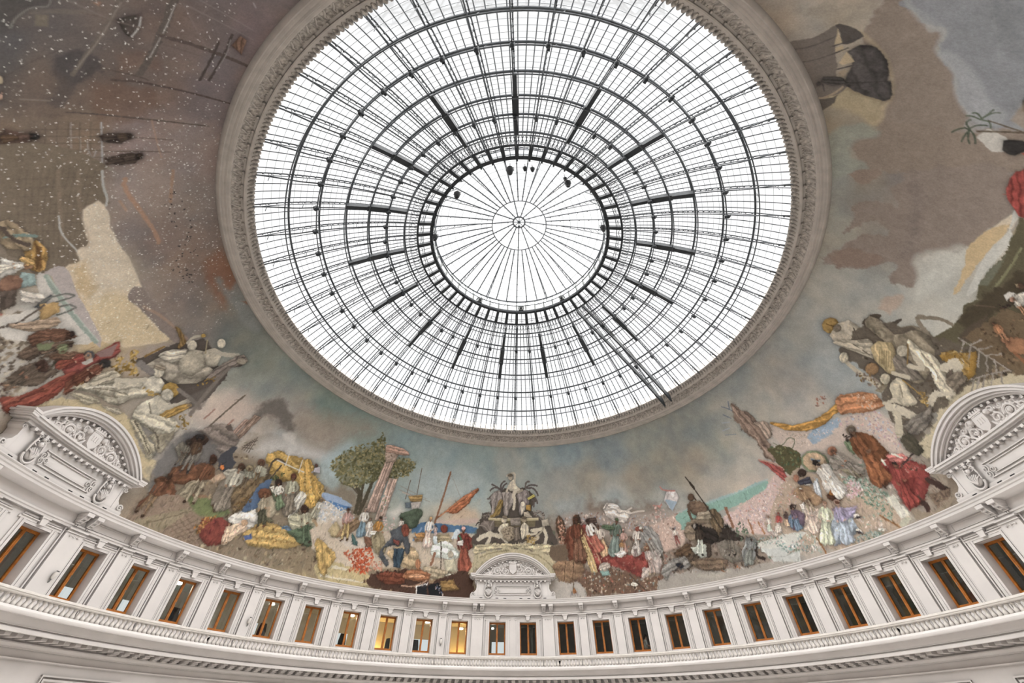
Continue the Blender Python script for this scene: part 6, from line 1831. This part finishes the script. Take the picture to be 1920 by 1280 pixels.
        P([(.13,.03),(.17,.11),(.30,.09),(.47,.08),(.47,-.08),(.30,-.09),(.17,-.11),(.13,-.03)],top)
        s.stroke([q(.19,.11),q(.34,.17),(q(.44,.07))],top*.93,1,cm*.06,5); s.stroke([q(.19,-.11),q(.35,-.15),q(.48,-.13)],top*.93,1,cm*.06,5)
        s.stroke([q(.44,.08),q(.45,.04)],skin,1,cm*.045,4); s.stroke([q(.48,-.13),q(.51,-.12)],skin,1,cm*.045,4)
        s.stroke([q(.09,0),q(.14,0)],skin*.9,1,cm*.05,4)
        e=lambda a0,b0,ra,rb,c:P([(a0+ra*math.cos(t),b0+rb*math.sin(t)) for t in np.linspace(0,6.28,11)[:-1]],c)
        e(.045,0,.062,.05,skin); e(.015,.004,.042,.055,hair)
cols={}
CV=None
def run_mural(text):
    global CV
    ctrl=[]; ops=[]
    for ln in text.strip().split('\n'):
        h,_,p=ln.partition(':'); h=h.split(); v=[int(x)/20 for x in p.split()]; pts=list(zip(v[0::2],v[1::2]))
        if h[0]=='c': ctrl.append((pts[0][0],pts[0][1],hx(h[1])[0]))
        else: ops.append((h,pts))
    CV=Canvas(base_field(ctrl))
    CV.I*=(1+.07*NLO+.05*NMD+.03*NHI)[...,None]; CV.I+=np.stack([.022*NLO,0*NLO,-.022*NLO],2)
    for h,pts in ops:
        t=h[0]
        if t in 'pm': c,al=hx(h[1]); CV.poly(pts,c,al,float(h[2]),float(h[3]),t=='m')
        elif t=='s': c,al=hx(h[1]); CV.stroke(pts,c,al,float(h[2]),float(h[3]))
        elif t=='d': CV.dabs(pts,int(h[1]),float(h[2]),[hx(x)[0] for x in h[3].split(',')])
        elif t=='h': c,al=hx(h[1]); CV.hatch(pts,c,al,float(h[2]),int(h[3]),int(h[4]))
        elif t=='f': CV.figure(pts[0],pts[1],h[1],*[hx(x)[0] for x in h[2:6]])
run_mural(MURAL)
# broken brushwork: small warps and touches of the local colour over the peopled lower part
wy=(1.1*NHI+1.3*NMD); wx=np.roll(NHI,37,1)*1.1+np.roll(NMD,91,1)*1.3
yy,xx=np.mgrid[0:NT,0:NA]; band=np.clip((210-yy)/80,0,1)
CV.I=CV.I[np.clip((yy+wy*band).round().astype(int),0,NT-1),np.clip((xx+wx*band).round().astype(int),0,NA-1)].copy()
for k in range(7000):
    az=rng.uniform(-100,100); th=abs(rng.normal(0,7.5)); c=int((az-AZ0)/DA); r=int(th/DT)
    if r>=NT-2: continue
    col=CV.I[r,c]; g=CV.I[max(0,r-5):r+6,max(0,c-5):c+6].reshape(-1,3)
    if g.std()<.06: continue
    f=CV.frame([(az,th)],26)
    if not f: continue
    P,X,Y,sl,mu=f; x=X-P[0,0]; y=Y-P[0,1]; an=rng.normal(1.57,.6); ca,sa=math.cos(an),math.sin(an); q=rng.uniform(3,7.5)
    u=(x*ca+y*sa)/(2.4*q); v=(-x*sa+y*ca)/(.7*q)
    CV.blend(sl,np.clip((1.2-np.sqrt(u*u+v*v))*1.4,0,1)*.6,np.clip(col*rng.choice([.72,.82,.9,1.1,1.16])+rng.normal(0,.012,3),0,1).astype(np.float32))
grey=CV.I.mean(2,keepdims=True); CV.I=grey+(CV.I-grey)*MURAL_SAT
img=np.clip(CV.I,0,1); lin=np.where(img<.04045,img/12.92,((img+.055)/1.055)**2.4)
lin=np.clip(lin*MURAL_K,0,.92)
extra=np.linspace(AZ0+DA*(NA-1),AZ0+360,42)[1:-1]
azs=np.concatenate([AZ0+DA*np.arange(NA),extra]); NC=len(azs); ths=np.radians(DT*np.arange(NT)); a=np.radians(azs)
VX=np.empty((NT,NC,3),np.float32); VX[...,0]=RM*np.cos(ths)[:,None]*np.sin(a)[None]; VX[...,1]=RM*np.cos(ths)[:,None]*np.cos(a)[None]; VX[...,2]=(Z0+ZM+RM*np.sin(ths))[:,None]
VX[...,2]-=Z0+ZM
COL=np.ones((NT,NC,4),np.float32); COL[:,:NA,:3]=lin
wgt=np.linspace(0,1,len(extra))[None,:,None]; COL[:,NA:,:3]=lin[:,-1:,:]*(1-wgt)+lin[:,:1,:]*wgt
i=np.arange(NT-1)[:,None]*NC; j=np.arange(NC)[None]; j2=(j+1)%NC
Q=np.stack([i+j,i+NC+j,i+NC+j2,i+j2],-1).reshape(-1).astype(np.int32)
me=bpy.data.meshes.new('mural'); nf=(NT-1)*NC
me.vertices.add(NT*NC); me.vertices.foreach_set('co',VX.reshape(-1)); me.loops.add(nf*4); me.loops.foreach_set('vertex_index',Q); me.polygons.add(nf); me.polygons.foreach_set('loop_start',np.arange(0,nf*4,4,dtype=np.int32)); me.polygons.foreach_set('loop_total',np.full(nf,4,np.int32)); me.polygons.foreach_set('use_smooth',np.ones(nf,bool))
ca=me.color_attributes.new('paint','FLOAT_COLOR','POINT'); ca.data.foreach_set('color',COL.reshape(-1)); me.update(); me.validate()
mm=bpy.data.materials.new('oil paint on canvas'); mm.use_nodes=True; nt=mm.node_tree; b=nt.nodes['Principled BSDF']; b.inputs['Roughness'].default_value=.85; b.inputs['Specular IOR Level'].default_value=.15
at=nt.nodes.new('ShaderNodeAttribute'); at.attribute_name='paint'; tc=nt.nodes.new('ShaderNodeTexCoord'); nz=nt.nodes.new('ShaderNodeTexNoise'); nz.inputs['Scale'].default_value=16; nz.inputs['Detail'].default_value=4; nz.inputs['Roughness'].default_value=.7
nt.links.new(tc.outputs['Object'],nz.inputs['Vector']); mr=nt.nodes.new('ShaderNodeMapRange'); mr.inputs['To Min'].default_value=.70; mr.inputs['To Max'].default_value=1.30; nt.links.new(nz.outputs['Fac'],mr.inputs['Value'])
mx=nt.nodes.new('ShaderNodeMix'); mx.data_type='RGBA'; mx.blend_type='MULTIPLY'; mx.inputs['Factor'].default_value=1
nt.links.new(at.outputs['Color'],mx.inputs['A']); nt.links.new(mr.outputs['Result'],mx.inputs['B']); nt.links.new(mx.outputs['Result'],b.inputs['Base Color'])
me.materials.append(mm); mo=bpy.data.objects.new('mural',me); C.objects.link(mo); mo.location=(0,0,Z0+ZM)
tag(mo,'huge panoramic painting of crowds, ships, clouds and statues round the inside of the dome','mural')
